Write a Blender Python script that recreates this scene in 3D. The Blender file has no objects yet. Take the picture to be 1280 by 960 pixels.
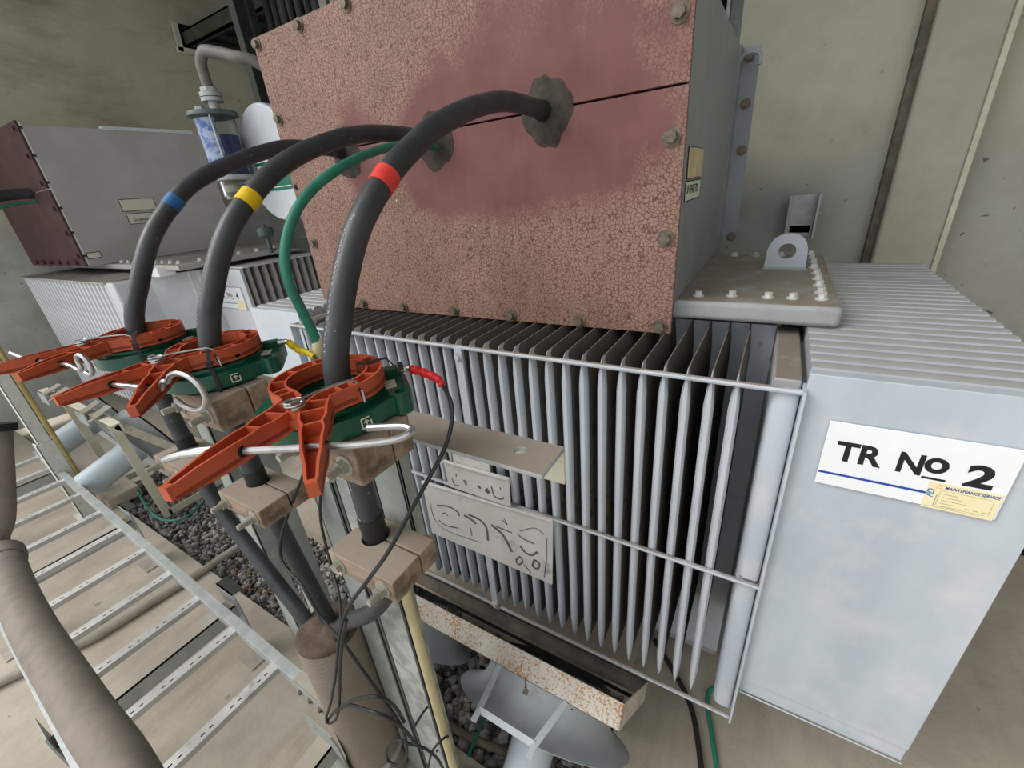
import bpy, bmesh, math, random
from mathutils import Vector as V, Matrix, noise
random.seed(7)
SC = bpy.context.scene
COL = SC.collection
H = 2.03                      # camera height over the floor; everything is built about the eye point and lifted at the end
RX = V((0.85895104, 0.50480743, -0.08586369)); RY = V((0.14613482, -0.40237294, -0.90373704)); RZ = V((-0.4907624, 0.76371819, -0.41938859))
F = 527.0
def ray(x, y): return RX*((x-640)/F) + RY*((y-480)/F) + RZ
def onx(x, y, X): r = ray(x, y); return r*(X/r.x)
def ony(x, y, Y): r = ray(x, y); return r*(Y/r.y)
def onz(x, y, Z): r = ray(x, y); return r*(Z/r.z)
def rad(a): return math.radians(a)

# ------------------------------------------------------------------ materials
def lin(c):
    if isinstance(c, str):
        c = [int(c[i:i+2], 16)/255 for i in (0, 2, 4)]
    return tuple(((v/12.92) if v <= .04045 else ((v+.055)/1.055)**2.4) for v in c) + (1,)
class NT:
    def __init__(s, name):
        s.m = bpy.data.materials.new(name); s.m.use_nodes = True
        s.t = s.m.node_tree; s.n = s.t.nodes; s.b = s.n['Principled BSDF']
        s.co = s.n.new('ShaderNodeTexCoord').outputs['Object']
    def link(s, a, b): s.t.links.new(a, b)
    def noise(s, sc, det=5, rough=.6, vec=None, dist=0):
        n = s.n.new('ShaderNodeTexNoise'); n.inputs['Scale'].default_value = sc
        n.inputs['Detail'].default_value = det; n.inputs['Roughness'].default_value = rough; n.inputs['Distortion'].default_value = dist
        s.link(vec or s.co, n.inputs['Vector']); return n.outputs['Fac']
    def mapv(s, scale=(1, 1, 1), loc=(0, 0, 0)):
        n = s.n.new('ShaderNodeMapping'); n.inputs['Scale'].default_value = scale; n.inputs['Location'].default_value = loc
        s.link(s.co, n.inputs['Vector']); return n.outputs['Vector']
    def ramp(s, fac, a, b, ca=(0, 0, 0, 1), cb=(1, 1, 1, 1)):
        n = s.n.new('ShaderNodeValToRGB'); e = n.color_ramp.elements
        e[0].position = a; e[1].position = b; e[0].color = ca; e[1].color = cb
        s.link(fac, n.inputs['Fac']); return n.outputs['Color']
    def mix(s, fac, a, b, mode='MIX'):
        n = s.n.new('ShaderNodeMix'); n.data_type = 'RGBA'; n.blend_type = mode
        for sock, v in ((n.inputs[0], fac), (n.inputs[6], a), (n.inputs[7], b)):
            if hasattr(v, 'is_linked') or hasattr(v, 'links'): s.link(v, sock)
            else: sock.default_value = v
        return n.outputs[2]
    def math(s, op, a, b=None):
        n = s.n.new('ShaderNodeMath'); n.operation = op
        for i, v in enumerate((a, b)):
            if v is None: continue
            if hasattr(v, 'links'): s.link(v, n.inputs[i])
            else: n.inputs[i].default_value = v
        return n.outputs[0]
    def bump(s, h, st=.2, d=.01):
        n = s.n.new('ShaderNodeBump'); n.inputs['Strength'].default_value = st; n.inputs['Distance'].default_value = d
        s.link(h, n.inputs['Height']); s.link(n.outputs['Normal'], s.b.inputs['Normal'])
    def done(s, col, rough=.6, metal=0, spec=.5):
        if hasattr(col, 'links'): s.link(col, s.b.inputs['Base Color'])
        else: s.b.inputs['Base Color'].default_value = col
        if hasattr(rough, 'links'): s.link(rough, s.b.inputs['Roughness'])
        else: s.b.inputs['Roughness'].default_value = rough
        s.b.inputs['Metallic'].default_value = metal
        s.b.inputs['Specular IOR Level'].default_value = spec
        return s.m
MATS = {}
def mat(name, c1, c2=None, sc=6, lo=.35, hi=.65, rough=.6, metal=0, bump=.15, bsc=60, spots=None, ssc=40, slo=.6, shi=.66, dust=None, dlo=.55, stretch=None, spec=.4):
    t = NT(name)
    vec = t.mapv(stretch) if stretch else None
    col = lin(c1)
    if c2: col = t.mix(t.ramp(t.noise(sc, 6, .62, vec), lo, hi), lin(c1), lin(c2))
    if spots: col = t.mix(t.ramp(t.noise(ssc, 4, .6), slo, shi), col, lin(spots))
    if dust:
        g = t.n.new('ShaderNodeNewGeometry'); sx = t.n.new('ShaderNodeSeparateXYZ'); t.link(g.outputs['True Normal'], sx.inputs[0])
        f = t.ramp(sx.outputs['Z'], dlo, .95)
        f2 = t.mix(f, (0, 0, 0, 1), t.ramp(t.noise(9, 5, .7), .22, .5))
        col = t.mix(f2, col, lin(dust))
    if bump: t.bump(t.noise(bsc, 4, .6), bump, .004)
    MATS[name] = t.done(col, rough, metal, spec); return MATS[name]

M_grey = mat('weathered grey paint', 'b7bcc3', 'a3a9b1', 3.5, rough=.42, bump=.05, bsc=25, dust='8d8478', spots='8f918f', ssc=9, slo=.62, shi=.8, stretch=(1, 1, .25))
M_finside = mat('dust and shade fin faces', '77736c', '5c5852', 4, .3, .7, rough=.75, bump=.1, dust='7a7066', spots='4c463f', ssc=16, slo=.55, shi=.7, stretch=(1, 1, .3), spec=.2)  # dust stains, taken darker to paint in the dark between fins
M_panel = mat('chalky grey panel paint', 'c2cad1', 'acb5be', 2.6, .38, .62, rough=.38, bump=.04, bsc=20, spots='c9c8cc', ssc=6, slo=.5, shi=.75, stretch=(1, 1, .3))
M_fin = mat('grey fin paint', 'c6cad1', 'b0b6be', 5, rough=.4, bump=.06, bsc=30, dust='857c70', spots='77736d', ssc=14, slo=.62, shi=.8, stretch=(1, 1, .3))
M_radtop = mat('pale grey radiator paint', 'b3b7bd', 'a2a6ac', 5, rough=.5, bump=.05, dust='a3a3a3', dlo=.7)
M_boxside = mat('grey box paint', '8d9196', '7e8388', 4, rough=.4, bump=.04, spots='98958f', ssc=5, slo=.55, shi=.8, stretch=(1, 1, .4))
M_tr4 = mat('warm light grey paint', 'b8b4b0', 'a9a5a1', 3, rough=.5, bump=.03, dust='7f7a72')
M_tr4w = mat('white grey paint', 'd9dbde', 'c8cbd0', 3, rough=.45, bump=.03, dust='a5a098')
M_tr4red = mat('dark maroon paint', '54393a', '44302f', 5, rough=.5, bump=.1, spots='6b5450', ssc=18, slo=.6, shi=.8)
M_lid = mat('dusty lid paint', 'a9abac', '989a9b', 6, rough=.5, bump=.08, dust='857c70', dlo=.8)
M_boltz = mat('zinc bolt', 'a7a59c', '8b8578', 40, rough=.5, metal=.3, bump=.1)
M_boltd = mat('dull bronze bolt', '7d7263', '5c5246', 60, rough=.55, metal=.2, bump=.2, bsc=150)
M_boltw = mat('painted bolt', 'd6d6d4', 'b7b4ad', 30, rough=.5)
M_steel = mat('stainless steel', 'c4c4c4', 'a8a8a8', 20, rough=.28, metal=.85, bump=.03)
M_galv = mat('galvanised steel', 'b4b8b7', '9a9f9f', 22, .3, .7, rough=.5, metal=.25, bump=.12, bsc=90, dust='a79f92', dlo=.8, spots='8f9190', ssc=12, slo=.6, shi=.75)
M_galvr = mat('dusty galvanised rung', 'c9c9c6', 'aeada9', 7, .3, .7, rough=.5, metal=.2, bump=.08, spots='8f8b84', ssc=16, slo=.55, shi=.75)
M_post = mat('green grey galvanised post', '9da39c', '8a918b', 14, rough=.6, metal=.1, bump=.15, bsc=110, spots='b6b8b0', ssc=25, slo=.6, shi=.72)
M_postl = mat('mottled zinc post', 'b4b6b2', '8f9390', 16, .42, .58, rough=.55, metal=.15, bump=.2, bsc=120)
M_postw = mat('chipped white paint', 'd2d3cb', 'c2c3ba', 10, rough=.6, bump=.15, spots='8d7a66', ssc=26, slo=.66, shi=.72)
M_cream = mat('cream painted steel', 'dcd8c4', 'cbc7b1', 8, rough=.55, bump=.06, spots='a59c86', ssc=20, slo=.66, shi=.75)
M_yelpipe = mat('ochre pipe', 'b5a467', 'a08e55', 10, rough=.55, bump=.05)
M_creampipe = mat('cream plastic pipe', 'c9bd95', 'b8ab84', 10, rough=.5, bump=.03)
M_wood = mat('dusty hardwood', 'a18d79', '6f5f50', 5, rough=.8, bump=.3, bsc=80, dust='92877a', dlo=.7, stretch=(1, 5, 5), spots='4a3b30', ssc=13, slo=.57, shi=.72)
M_orange = mat('orange plastic', 'b85434', 'a6482c', 8, rough=.48, bump=.06, bsc=40, spots='c0634a', ssc=14, slo=.6, shi=.8)
M_green = mat('green enamel', '0b5038', '0a4631', 12, rough=.22, bump=.03, spots='0e6a4a', ssc=20, slo=.64, shi=.8)
M_black = mat('black rubber', '2a2a2b', '1c1c1d', 20, rough=.55, bump=.1)
M_cable = None
M_dark = mat('dark cavity', '0b0a0a', rough=.9, bump=0)
M_darkgreen = mat('grimy dark green steel', '2e352c', '20251f', 10, rough=.7, bump=.2)
M_soot = mat('sooty cable', '25251f', '1a1a16', 10, rough=.8, bump=.2)
M_redtape = mat('red tape', 'e2493f', 'cf3d36', 20, rough=.45)
M_yeltape = mat('yellow tape', 'eac41b', 'd9b113', 20, rough=.45)
M_blutape = mat('blue tape', '22669e', '1c5487', 20, rough=.45)
M_redboot = mat('red spiral wrap', 'dd2a2a', 'c41f20', 20, rough=.4)
M_yelboot = mat('yellow spiral wrap', 'e8cc1e', 'd8b815', 20, rough=.4)
M_gwire = mat('green earth wire', '2f7f68', '276d59', 20, rough=.5)
M_putty = mat('dark sealing putty', '4c443d', '352f2a', 30, rough=.9, bump=.6, bsc=70)
M_foam = mat('brown sealing foam', '62544a', '4a3e36', 25, rough=.95, bump=.7, bsc=60)
M_conduit = None
M_pipe = mat('dusty grey brown pipe', '887e74', '766e66', 22, .3, .7, rough=.7, bump=.12, bsc=60, spots='645d57', ssc=7, slo=.52, shi=.8, stretch=(1, 1, 1))
M_floorpipe = mat('dusty conduit tube', 'a69d90', '8a8379', 9, rough=.7, bump=.1)
M_white = mat('white sign enamel', 'f0f1f2', 'e9ebed', 5, rough=.35, bump=0)
M_ink = mat('black lettering', '17171b', rough=.5, bump=0)
M_blue = mat('blue stripe', '2344a0', rough=.45, bump=0)
M_blueink = mat('blue lettering', '274a86', rough=.5, bump=0)
M_teal = mat('teal lettering', '2a87b0', rough=.5, bump=0)
M_pale = mat('pale print', '9d9c86', rough=.6, bump=0)
M_red = mat('red print', 'd8694f', rough=.6, bump=0)
M_sticker = mat('cream sticker', 'efe6c2', 'ecdcae', 8, rough=.5, bump=0)
M_paper = mat('stained paper', 'd7cba8', 'b9a37b', 9, rough=.7, bump=.05)
M_label = mat('yellowed label', 'd9d8c8', 'cfcdb8', 6, rough=.5, bump=0)
M_glabel = mat('green label', '1f6a55', rough=.45, bump=0)
M_conserv = mat('white tank paint', 'c9cdd4', 'b5b9bf', 4, rough=.45, bump=.04, spots='9b9a99', ssc=10, slo=.62, shi=.8)
M_name = mat('scuffed aluminium plate', 'dad8d4', 'cac6c1', 6, rough=.45, metal=.1, bump=.05, spots='8f8980', ssc=7, slo=.62, shi=.72)
M_scuff = mat('worn etched marks', '4f5358', '6b6b68', 40, rough=.6, bump=0)
M_silica = mat('blue silica beads', '1d2452', '2a3674', 90, rough=.35, bump=.8, bsc=160)
M_silicap = mat('pale blue gel glint', 'b9c4dc', '5a72b5', 35, .45, .55, rough=.5, bump=.3)
M_fanw = mat('grey white fan paint', 'b9bfc3', 'a4aaae', 6, rough=.45, bump=.05, spots='8c8478', ssc=9, slo=.6, shi=.8)
M_motor = mat('pale blue grey paint', 'aeb9c0', '9aa5ac', 6, rough=.5, bump=.05)
M_valve = mat('grey green valve', '5d6a67', '47524f', 20, rough=.5, bump=.1)

def rusty():
    t = NT('rust speckled white paint')
    base = t.mix(t.ramp(t.noise(8), .35, .65), lin('d0cbc2'), lin('bab3a8'))
    n = t.noise(150, 3, .6); m = t.noise(7, 4, .6)
    f = t.math('ADD', n, t.math('MULTIPLY', m, .55))
    col = t.mix(t.ramp(f, .80, .90), base, lin('a67c4c'))
    col = t.mix(t.ramp(t.noise(60, 3, .6), .66, .72), col, lin('7c4a2b'))
    t.bump(n, .2, .003); return t.done(col, .7)
M_rust = rusty()

def concrete(name, a, b, sc, streak=None, spots='4b4a45', s2=(.66, .7), pock=.25, low=None):
    t = NT(name)
    col = t.mix(t.ramp(t.noise(sc, 8, .65), .3, .7), lin(a), lin(b))
    col = t.mix(t.ramp(t.noise(sc*5, 6, .7), .45, .8), col, lin(b))
    if streak:
        col = t.mix(t.ramp(t.noise(1.0, 6, .65, t.mapv(streak)), .5, .8), col, lin(spots))
    col = t.mix(t.ramp(t.noise(14, 3, .5), s2[0]+.06, s2[1]+.08), col, lin(spots))
    if low:      # lower course of the wall is a plain grey coat, the upper one a yellowed cream coat
        sx = t.n.new('ShaderNodeSeparateXYZ'); t.link(t.co, sx.inputs[0])
        z = t.math('ADD', sx.outputs['Z'], t.math('MULTIPLY', t.noise(1.3, 5, .6), .5))
        lo = t.mix(t.ramp(t.noise(sc*1.7, 8, .65), .3, .7), lin(low), lin('96968f'))
        lo = t.mix(t.ramp(t.noise(22, 3, .5), .7, .74), lo, lin('5d5c56'))
        col = t.mix(t.ramp(z, .12, .42), lo, col)
    t.bump(t.noise(30, 8, .7), pock, .01); return t.done(col, .85, 0, .2)
M_wallL = concrete('stained rendered wall', 'cbc6b0', 'b5b19b', 1.2, (1.2, .6, 2.2), '6f6a59', low='c4c4be')
M_wallB = concrete('rendered concrete wall', 'b9b6a3', 'a5a595', 1.4, (1, 1, 1.2), '8b897c', low='abaca4')
M_pil = concrete('bare concrete pilaster', 'b4b0a1', 'a09e92', 2.5, None, '6a675e')
M_floor = concrete('dusty concrete floor', 'c0b7a8', 'a49a8c', 1.6, (2.5, .5, 1), '857b6d')
M_ceil = concrete('soot grey ceiling', '77756c', '66645d', 1.5)

def redplate():
    t = NT('crazed red oxide paint')
    dn = t.n.new('ShaderNodeTexNoise'); dn.inputs['Scale'].default_value = 26; t.link(t.co, dn.inputs['Vector'])
    vm = t.n.new('ShaderNodeVectorMath'); vm.operation = 'MULTIPLY_ADD'
    t.link(dn.outputs['Color'], vm.inputs[0]); vm.inputs[1].default_value = (.026, .026, .026); t.link(t.co, vm.inputs[2])
    vo = t.n.new('ShaderNodeTexVoronoi'); vo.feature = 'DISTANCE_TO_EDGE'; vo.inputs['Scale'].default_value = 88; t.link(vm.outputs[0], vo.inputs['Vector'])
    crack = t.ramp(vo.outputs['Distance'], .02, .13, (1, 1, 1, 1), (0, 0, 0, 1))
    tan = t.mix(t.ramp(t.noise(4), .35, .65), lin('9c7e6f'), lin('8c6f61'))
    red = t.mix(t.ramp(t.noise(5), .35, .65), lin('7a514f'), lin('6c4443'))
    crz = t.mix(crack, tan, lin('61403a'))
    # bare, uncrazed paint along the band where the cables enter (wear pattern of the plate itself)
    sx = t.n.new('ShaderNodeSeparateXYZ'); t.link(t.co, sx.inputs[0])
    def blob(cx, cz, rx, rz):
        a = t.math('POWER', t.math('MULTIPLY', t.math('ADD', sx.outputs['X'], -cx), 1/rx), 2)
        b = t.math('POWER', t.math('MULTIPLY', t.math('ADD', sx.outputs['Z'], -cz), 1/rz), 2)
        return t.math('POWER', 2.718, t.math('MULTIPLY', t.math('ADD', a, b), -1))
    ox, oz = -.8, -2.03
    s = blob(-.58-ox, .13-oz, .36, .22)
    s = t.math('ADD', s, blob(-1.0-ox, .12-oz, .2, .2)); s = t.math('ADD', s, blob(-1.4-ox, .16-oz, .11, .16))
    s = t.math('ADD', s, t.math('MULTIPLY', blob(-.62-ox, .5-oz, .5, .35), .35))
    s = t.math('ADD', s, t.math('MULTIPLY', t.math('SUBTRACT', t.noise(7, 5, .65), .5), .9))
    col = t.mix(t.ramp(s, .3, .62), crz, red)
    st = t.ramp(t.noise(9, 4, .6, t.mapv((5, 1, .5))), .55, .75)          # vertical runs of wash-off
    col = t.mix(t.math('MULTIPLY', t.math('MULTIPLY', st, .4), t.ramp(s, .3, .62, (1, 1, 1, 1), (.15, .15, .15, 1))), col, lin('a98b7b'))
    col = t.mix(t.ramp(t.noise(38, 2, .4, t.mapv((1.6, 1, .8))), .765, .775), col, lin('d8cdc0'))
    t.bump(vo.outputs['Distance'], .15, .003)
    return t.done(col, .6, 0, .3)
M_redplate = redplate()

def cablemat():
    t = NT('black cable sheath')
    col = t.mix(t.ramp(t.noise(5, 6, .7), .35, .7), lin('232426'), lin('414448'))
    sp = t.noise(70, 3, .6)
    col = t.mix(t.ramp(sp, .68, .74), col, lin('8d877b'))
    t.bump(t.noise(90, 3), .08, .002); return t.done(col, t.ramp(t.noise(9), .3, .7, (.35,)*3+(1,), (.6,)*3+(1,)))
M_cable = cablemat()
def ribmat():
    t = NT('ribbed dusty conduit')
    w = t.n.new('ShaderNodeTexWave'); w.bands_direction = 'Z'; w.inputs['Scale'].default_value = 34; w.inputs['Distortion'].default_value = .6
    t.link(t.co, w.inputs['Vector'])
    col = t.mix(t.ramp(t.noise(5, 6, .6), .3, .7), lin('8b8073'), lin('776d62'))
    t.bump(w.outputs['Fac'], .35, .003); return t.done(col, .75)
M_conduit = ribmat()
def glassmat():
    t = NT('clear glass'); b = t.b
    b.inputs['Base Color'].default_value = (.92, .95, .97, 1); b.inputs['Roughness'].default_value = .03
    b.inputs['Transmission Weight'].default_value = 1.0; b.inputs['IOR'].default_value = 1.2
    return t.m
M_glass = glassmat()

# ------------------------------------------------------------------ geometry
class G:
    def __init__(s): s.bm = bmesh.new(); s.mi = 0; s.mats = []
    def use(s, m):
        if m not in s.mats: s.mats.append(m)
        s.mi = s.mats.index(m); return s
    def _add(s, vs, fs):
        v = [s.bm.verts.new(p) for p in vs]; out = []
        for f in fs:
            try:
                q = s.bm.faces.new([v[i] for i in f]); q.material_index = s.mi; out.append(q)
            except ValueError: pass
        return out
    def box(s, x0, x1, y0, y1, z0, z1):
        x0, x1 = min(x0, x1), max(x0, x1); y0, y1 = min(y0, y1), max(y0, y1); z0, z1 = min(z0, z1), max(z0, z1)
        p = [V((x, y, z)) for z in (z0, z1) for y in (y0, y1) for x in (x0, x1)]
        s._add(p, [(0, 2, 3, 1), (4, 5, 7, 6), (0, 1, 5, 4), (2, 6, 7, 3), (0, 4, 6, 2), (1, 3, 7, 5)]); return s
    def obox(s, c, e1, e2, e3):      # centre and three half-edge vectors
        c = V(c); e1 = V(e1); e2 = V(e2); e3 = V(e3)
        p = [c+a*e1+b*e2+d*e3 for d in (-1, 1) for b in (-1, 1) for a in (-1, 1)]
        fs = [(0, 2, 3, 1), (4, 5, 7, 6), (0, 1, 5, 4), (2, 6, 7, 3), (0, 4, 6, 2), (1, 3, 7, 5)]
        if e1.cross(e2).dot(e3) < 0: fs = [f[::-1] for f in fs]
        s._add(p, fs); return s
    def bar(s, a, b, w, t, up=(0, 0, 1)):   # rectangular bar from a to b, w across, t along up
        a = V(a); b = V(b); d = (b-a); u = V(up); sd = d.cross(u).normalized(); u = sd.cross(d).normalized()
        return s.obox((a+b)/2, d/2, sd*w/2, u*t/2)
    def tube(s, pts, r, n=12, caps=True, closed=False):
        pts = [V(p) for p in pts]; N = len(pts)
        rs = r if isinstance(r, (list, tuple)) else [r]*N
        T = []
        for i in range(N):
            a = pts[i-1] if (i > 0 or closed) else pts[i]; b = pts[(i+1) % N] if (i < N-1 or closed) else pts[i]
            T.append((b-a).normalized())
        u = T[0].orthogonal().normalized(); vs = []; fs = []
        for i in range(N):
            u = (u - T[i]*u.dot(T[i])).normalized(); w = T[i].cross(u)
            for k in range(n):
                a = 2*math.pi*k/n; vs.append(pts[i] + (u*math.cos(a)+w*math.sin(a))*rs[i])
        for i in range(N if closed else N-1):
            j = (i+1) % N
            for k in range(n):
                l = (k+1) % n; fs.append((i*n+k, i*n+l, j*n+l, j*n+k))
        if caps and not closed:
            fs.append(tuple(range(n))[::-1]); fs.append(tuple((N-1)*n+k for k in range(n)))
        s._add(vs, fs); return s
    def cyl(s, a, b, r, n=16, r2=None): return s.tube([a, b], [r, r if r2 is None else r2], n)
    def lathe(s, prof, c, axis=(0, 0, 1), n=32, closed=False):  # prof: (r, h) list
        c = V(c); ax = V(axis).normalized(); u = ax.orthogonal().normalized(); w = ax.cross(u); vs = []; fs = []; m = len(prof)
        for k in range(n):
            a = 2*math.pi*k/n; d = u*math.cos(a)+w*math.sin(a)
            for r, h in prof: vs.append(c+ax*h+d*r)
        for k in range(n):
            l = (k+1) % n
            for i in range(m if closed else m-1):
                j = (i+1) % m; fs.append((k*m+i, l*m+i, l*m+j, k*m+j))
        s._add(vs, fs)
        return s
    def prism(s, poly, o, eu, ev, ew):     # polygon (u,v) extruded along ew from o
        o = V(o); eu = V(eu); ev = V(ev); ew = V(ew); n = len(poly)
        ar = sum(poly[i][0]*poly[(i+1) % n][1]-poly[(i+1) % n][0]*poly[i][1] for i in range(n))
        if (ar > 0) != (eu.cross(ev).dot(ew) > 0): poly = poly[::-1]
        vs = [o+eu*a+ev*b for a, b in poly] + [o+eu*a+ev*b+ew for a, b in poly]
        s._add(vs, [tuple(range(n))[::-1], tuple(range(n, 2*n))] + [(i, (i+1) % n, n+(i+1) % n, n+i) for i in range(n)]); return s
    def hexbolt(s, p, d, r=.012, h=.01, washer=True, stud=0, ms=None):
        p = V(p); d = V(d).normalized(); q = p
        if washer: s.tube([p-d*.001, p+d*.003], r*1.55, 16); q = p+d*.003
        s.tube([q-d*.001, q+d*h], r, 6)
        if stud:
            s.tube([q+d*h-d*.001, q+d*(h+stud)], r*.55, 12)
            k = 0
            while k*.004 < stud-.003: s.tube([q+d*(h+.001+k*.004), q+d*(h+.003+k*.004)], r*.63, 10); k += 1
        return s
    def ring(s, c, axis, ro, ri, h, n=32): return s.lathe([(ri, 0), (ro, 0), (ro, h), (ri, h)], c, axis, n, True)
    def text(s, body, o, ex, ey, size, off=0.0, depth=.0006, xs=1.0, shear=0, align='LEFT', spacing=1.0):
        cu = bpy.data.curves.new('lettering', 'FONT'); cu.body = body; cu.size = size; cu.offset = off; cu.extrude = 0; cu.shear = shear
        cu.align_x = align; cu.space_character = spacing; cu.resolution_u = 3
        ob = bpy.data.objects.new('lettering', cu); COL.objects.link(ob)
        dg = bpy.context.evaluated_depsgraph_get(); dg.update(); ev = ob.evaluated_get(dg); me = ev.to_mesh()
        ex = V(ex).normalized(); ey = V(ey).normalized(); en = ex.cross(ey); o = V(o)
        vs = [o+ex*v.co.x*xs+ey*v.co.y+en*depth for v in me.vertices]
        s._add(vs, [tuple(p.vertices) for p in me.polygons]); ev.to_mesh_clear()
        bpy.data.objects.remove(ob); bpy.data.curves.remove(cu); return s
    def quad(s, a, b, c, d): s._add([V(a), V(b), V(c), V(d)], [(0, 1, 2, 3)]); return s

def smoothpath(pts, k=8):
    pts = [V(p) for p in pts]; P = [pts[0]*2-pts[1]] + pts + [pts[-1]*2-pts[-2]]; out = []
    for i in range(1, len(P)-2):
        a, b, c, d = P[i-1:i+3]
        for j in range(k):
            t = j/k; out.append(.5*((2*b)+(c-a)*t+(2*a-5*b+4*c-d)*t*t+(3*b-a-3*c+d)*t**3))
    out.append(pts[-1]); return out

def origin_of(o):
    v = V((0, 0, 0))
    while o is not None: v = v + V(o.location); o = o.parent
    return v
def fin(g, name, m=None, parent=None, bevel=0, seg=2, ang=32, local=False, flat=False):
    """link the collected geometry as one mesh object"""
    me = bpy.data.meshes.new(name)
    if parent is not None and not local: bmesh.ops.translate(g.bm, verts=g.bm.verts, vec=-origin_of(parent))
    g.bm.to_mesh(me); g.bm.free()
    for q in (g.mats or [m]): me.materials.append(q)
    if not flat:
        me.polygons.foreach_set('use_smooth', [True]*len(me.polygons)); me.set_sharp_from_angle(angle=rad(ang))
    o = bpy.data.objects.new(name, me); COL.objects.link(o)
    if parent is not None: o.parent = parent
    if bevel:
        b = o.modifiers.new('bevel', 'BEVEL'); b.width = bevel; b.segments = seg; b.limit_method = 'ANGLE'; b.angle_limit = rad(40)
    return o
def tag(o, label=None, cat=None, group=None, kind=None):
    if label: o['label'] = label
    if cat: o['category'] = cat
    if group: o['group'] = group
    if kind: o['kind'] = kind
    return o
def thing(name, loc, label, cat, group=None, rz=0):
    o = bpy.data.objects.new(name, None); COL.objects.link(o); o.location = loc; o.rotation_euler = (0, 0, rz); o.empty_display_size = .1
    return tag(o, label, cat, group)
def dup(o, parent=None):
    c = o.copy(); COL.objects.link(c)
    if parent is not None: c.parent = parent
    for ch in list(o.children): dup(ch, c)
    return c
def struct(g, name, m, **k): return tag(fin(g, name, m, **k), kind='structure')
# ================================================================== SETTING
FZ = -2.03
g = G()
g.box(-9, 4.5, -3.5, .60, FZ-.12, FZ); g.box(-9, -.28, 1.10, 7, FZ-.12, FZ+.05); g.box(-.28, 4.5, .60, 7, FZ-.12, FZ)
g.box(-9, -.28, .60, 1.10, FZ-.16, FZ-.11)
floor = struct(g, 'floor', M_floor)
g = G(); g.box(-7.35, -7.2, -.8, 6.6, FZ, 3.2); struct(g, 'wall_left', M_wallL)
g = G(); g.box(-.31, 4.5, 2.9, 3.1, FZ, 3.2); wb = struct(g, 'wall_back', M_wallB)
g = G(); g.box(-7.35, -.2, 6.5, 6.65, FZ, 3.2); struct(g, 'wall_rear', M_wallL)
g = G(); g.box(-7.35, 4.5, -.3, 6.65, 3.2, 3.35); struct(g, 'ceiling', M_ceil)  # unseen; added and sized to shade the upper walls
g = G(); g.box(.425, .66, 2.80, 2.9, FZ, 3.2); struct(g, 'trim_1', M_pil, bevel=.012)
g = G(); g.box(.655, .675, 2.79, 2.9, FZ, 3.2); struct(g, 'trim_2', mat('pale pilaster edge', 'cfccb8', 'b9b6a3', 12, bump=.2))  # paler strip along the pilaster's right edge
g = G(); g.box(.392, .43, 2.84, 2.9, FZ, 3.2); struct(g, 'trim_3', mat('dark pilaster side', '6a6154', '4b443a', 12, bump=.4))  # darker strip along the pilaster's left side
g = G(); g.box(.6, 4.5, 2.76, 2.9, FZ, FZ+.09); struct(g, 'dark_gap_strip', M_dark)  # black strip painted in for the dark gap at the wall foot

g = G(); g.box(3.0, 3.15, -2.6, 2.9, FZ, 3.2); struct(g, 'shade_wall_right', M_wallB)  # unseen wall, added to hold back light from the right
# doorway steel left of the rendered wall: green-grey jamb and lattice beam
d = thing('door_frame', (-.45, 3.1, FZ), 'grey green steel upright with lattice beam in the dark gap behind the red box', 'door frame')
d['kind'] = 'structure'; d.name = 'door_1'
g = G(); g.box(-.39, -.312, 3.0, 3.06, FZ, 3.1); g.box(-.39, -.375, 2.93, 3.06, FZ, 3.1); fin(g, 'jamb', M_post, d)
g = G(); g.box(-2.2, -.39, 3.2, 3.24, .86, .90); g.box(-2.2, -.39, 3.2, 3.24, 1.06, 1.10)
for i in range(14):
    x = -.42-i*.13; g.bar((x, 3.22, .89), (x-.065, 3.22, 1.07), .03, .012, (0, 1, 0)); g.bar((x-.065, 3.22, 1.07), (x-.13, 3.22, .89), .03, .012, (0, 1, 0))
fin(g, 'lattice', mat('rusty lattice steel', '6e5a48', '4a3f36', 20, bump=.2), d)
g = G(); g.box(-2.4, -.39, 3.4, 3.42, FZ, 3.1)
fin(g, 'dark_panel', M_dark, d)  # black sheet in place of the dark beyond the doorway

# overhead cable tray coming out of the left wall, and the cables dropping behind the red box
v = thing('wall_duct', (-6.8, 4.2, 2.2), 'dark cable tray passing through framed opening high on left wall', 'cable tray')
a = onx(217, 30, -7.19); b = onx(225, 63, -7.19); c = onx(298, 80, -7.19)
g = G(); g.bar(a+V((.02, 0, .02)), b+V((.02, 0, -.02)), .07, .03, (1, 0, 0)); g.bar(b+V((.02, -.05, 0)), b+V((.02, .42, 0)), .07, .03, (1, 0, 0))
fin(g, 'opening_frame', M_cream, v, bevel=.004)
g = G(); g.box(-7.19, -4.2, a.y+.06, a.y+.10, b.z+.05, b.z+.22); g.box(-7.19, -4.2, a.y+.06, a.y+.14, b.z+.20, b.z+.22); g.box(-7.19, -4.2, a.y+.06, a.y+.14, b.z+.05, b.z+.07)
fin(g, 'side_rail', mat('dusty olive steel', '55584a', '3f4338', 8, bump=.1), v)
for k in range(9):
    g = G(); x = -7.0+k*.34; g.box(x, x+.06, a.y+.1, a.y+1.15, b.z+.08, b.z+.11); fin(g, 'rung', M_darkgreen, v)
g = G(); g.box(-7.19, -4.2, a.y+.11, a.y+1.15, b.z+.12, b.z+.2); fin(g, 'cable_layer', M_soot, v)
g = G(); g.box(-7.195, -7.18, a.y+.0, a.y+1.3, b.z, b.z+.3); fin(g, 'opening', M_dark, v)

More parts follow.
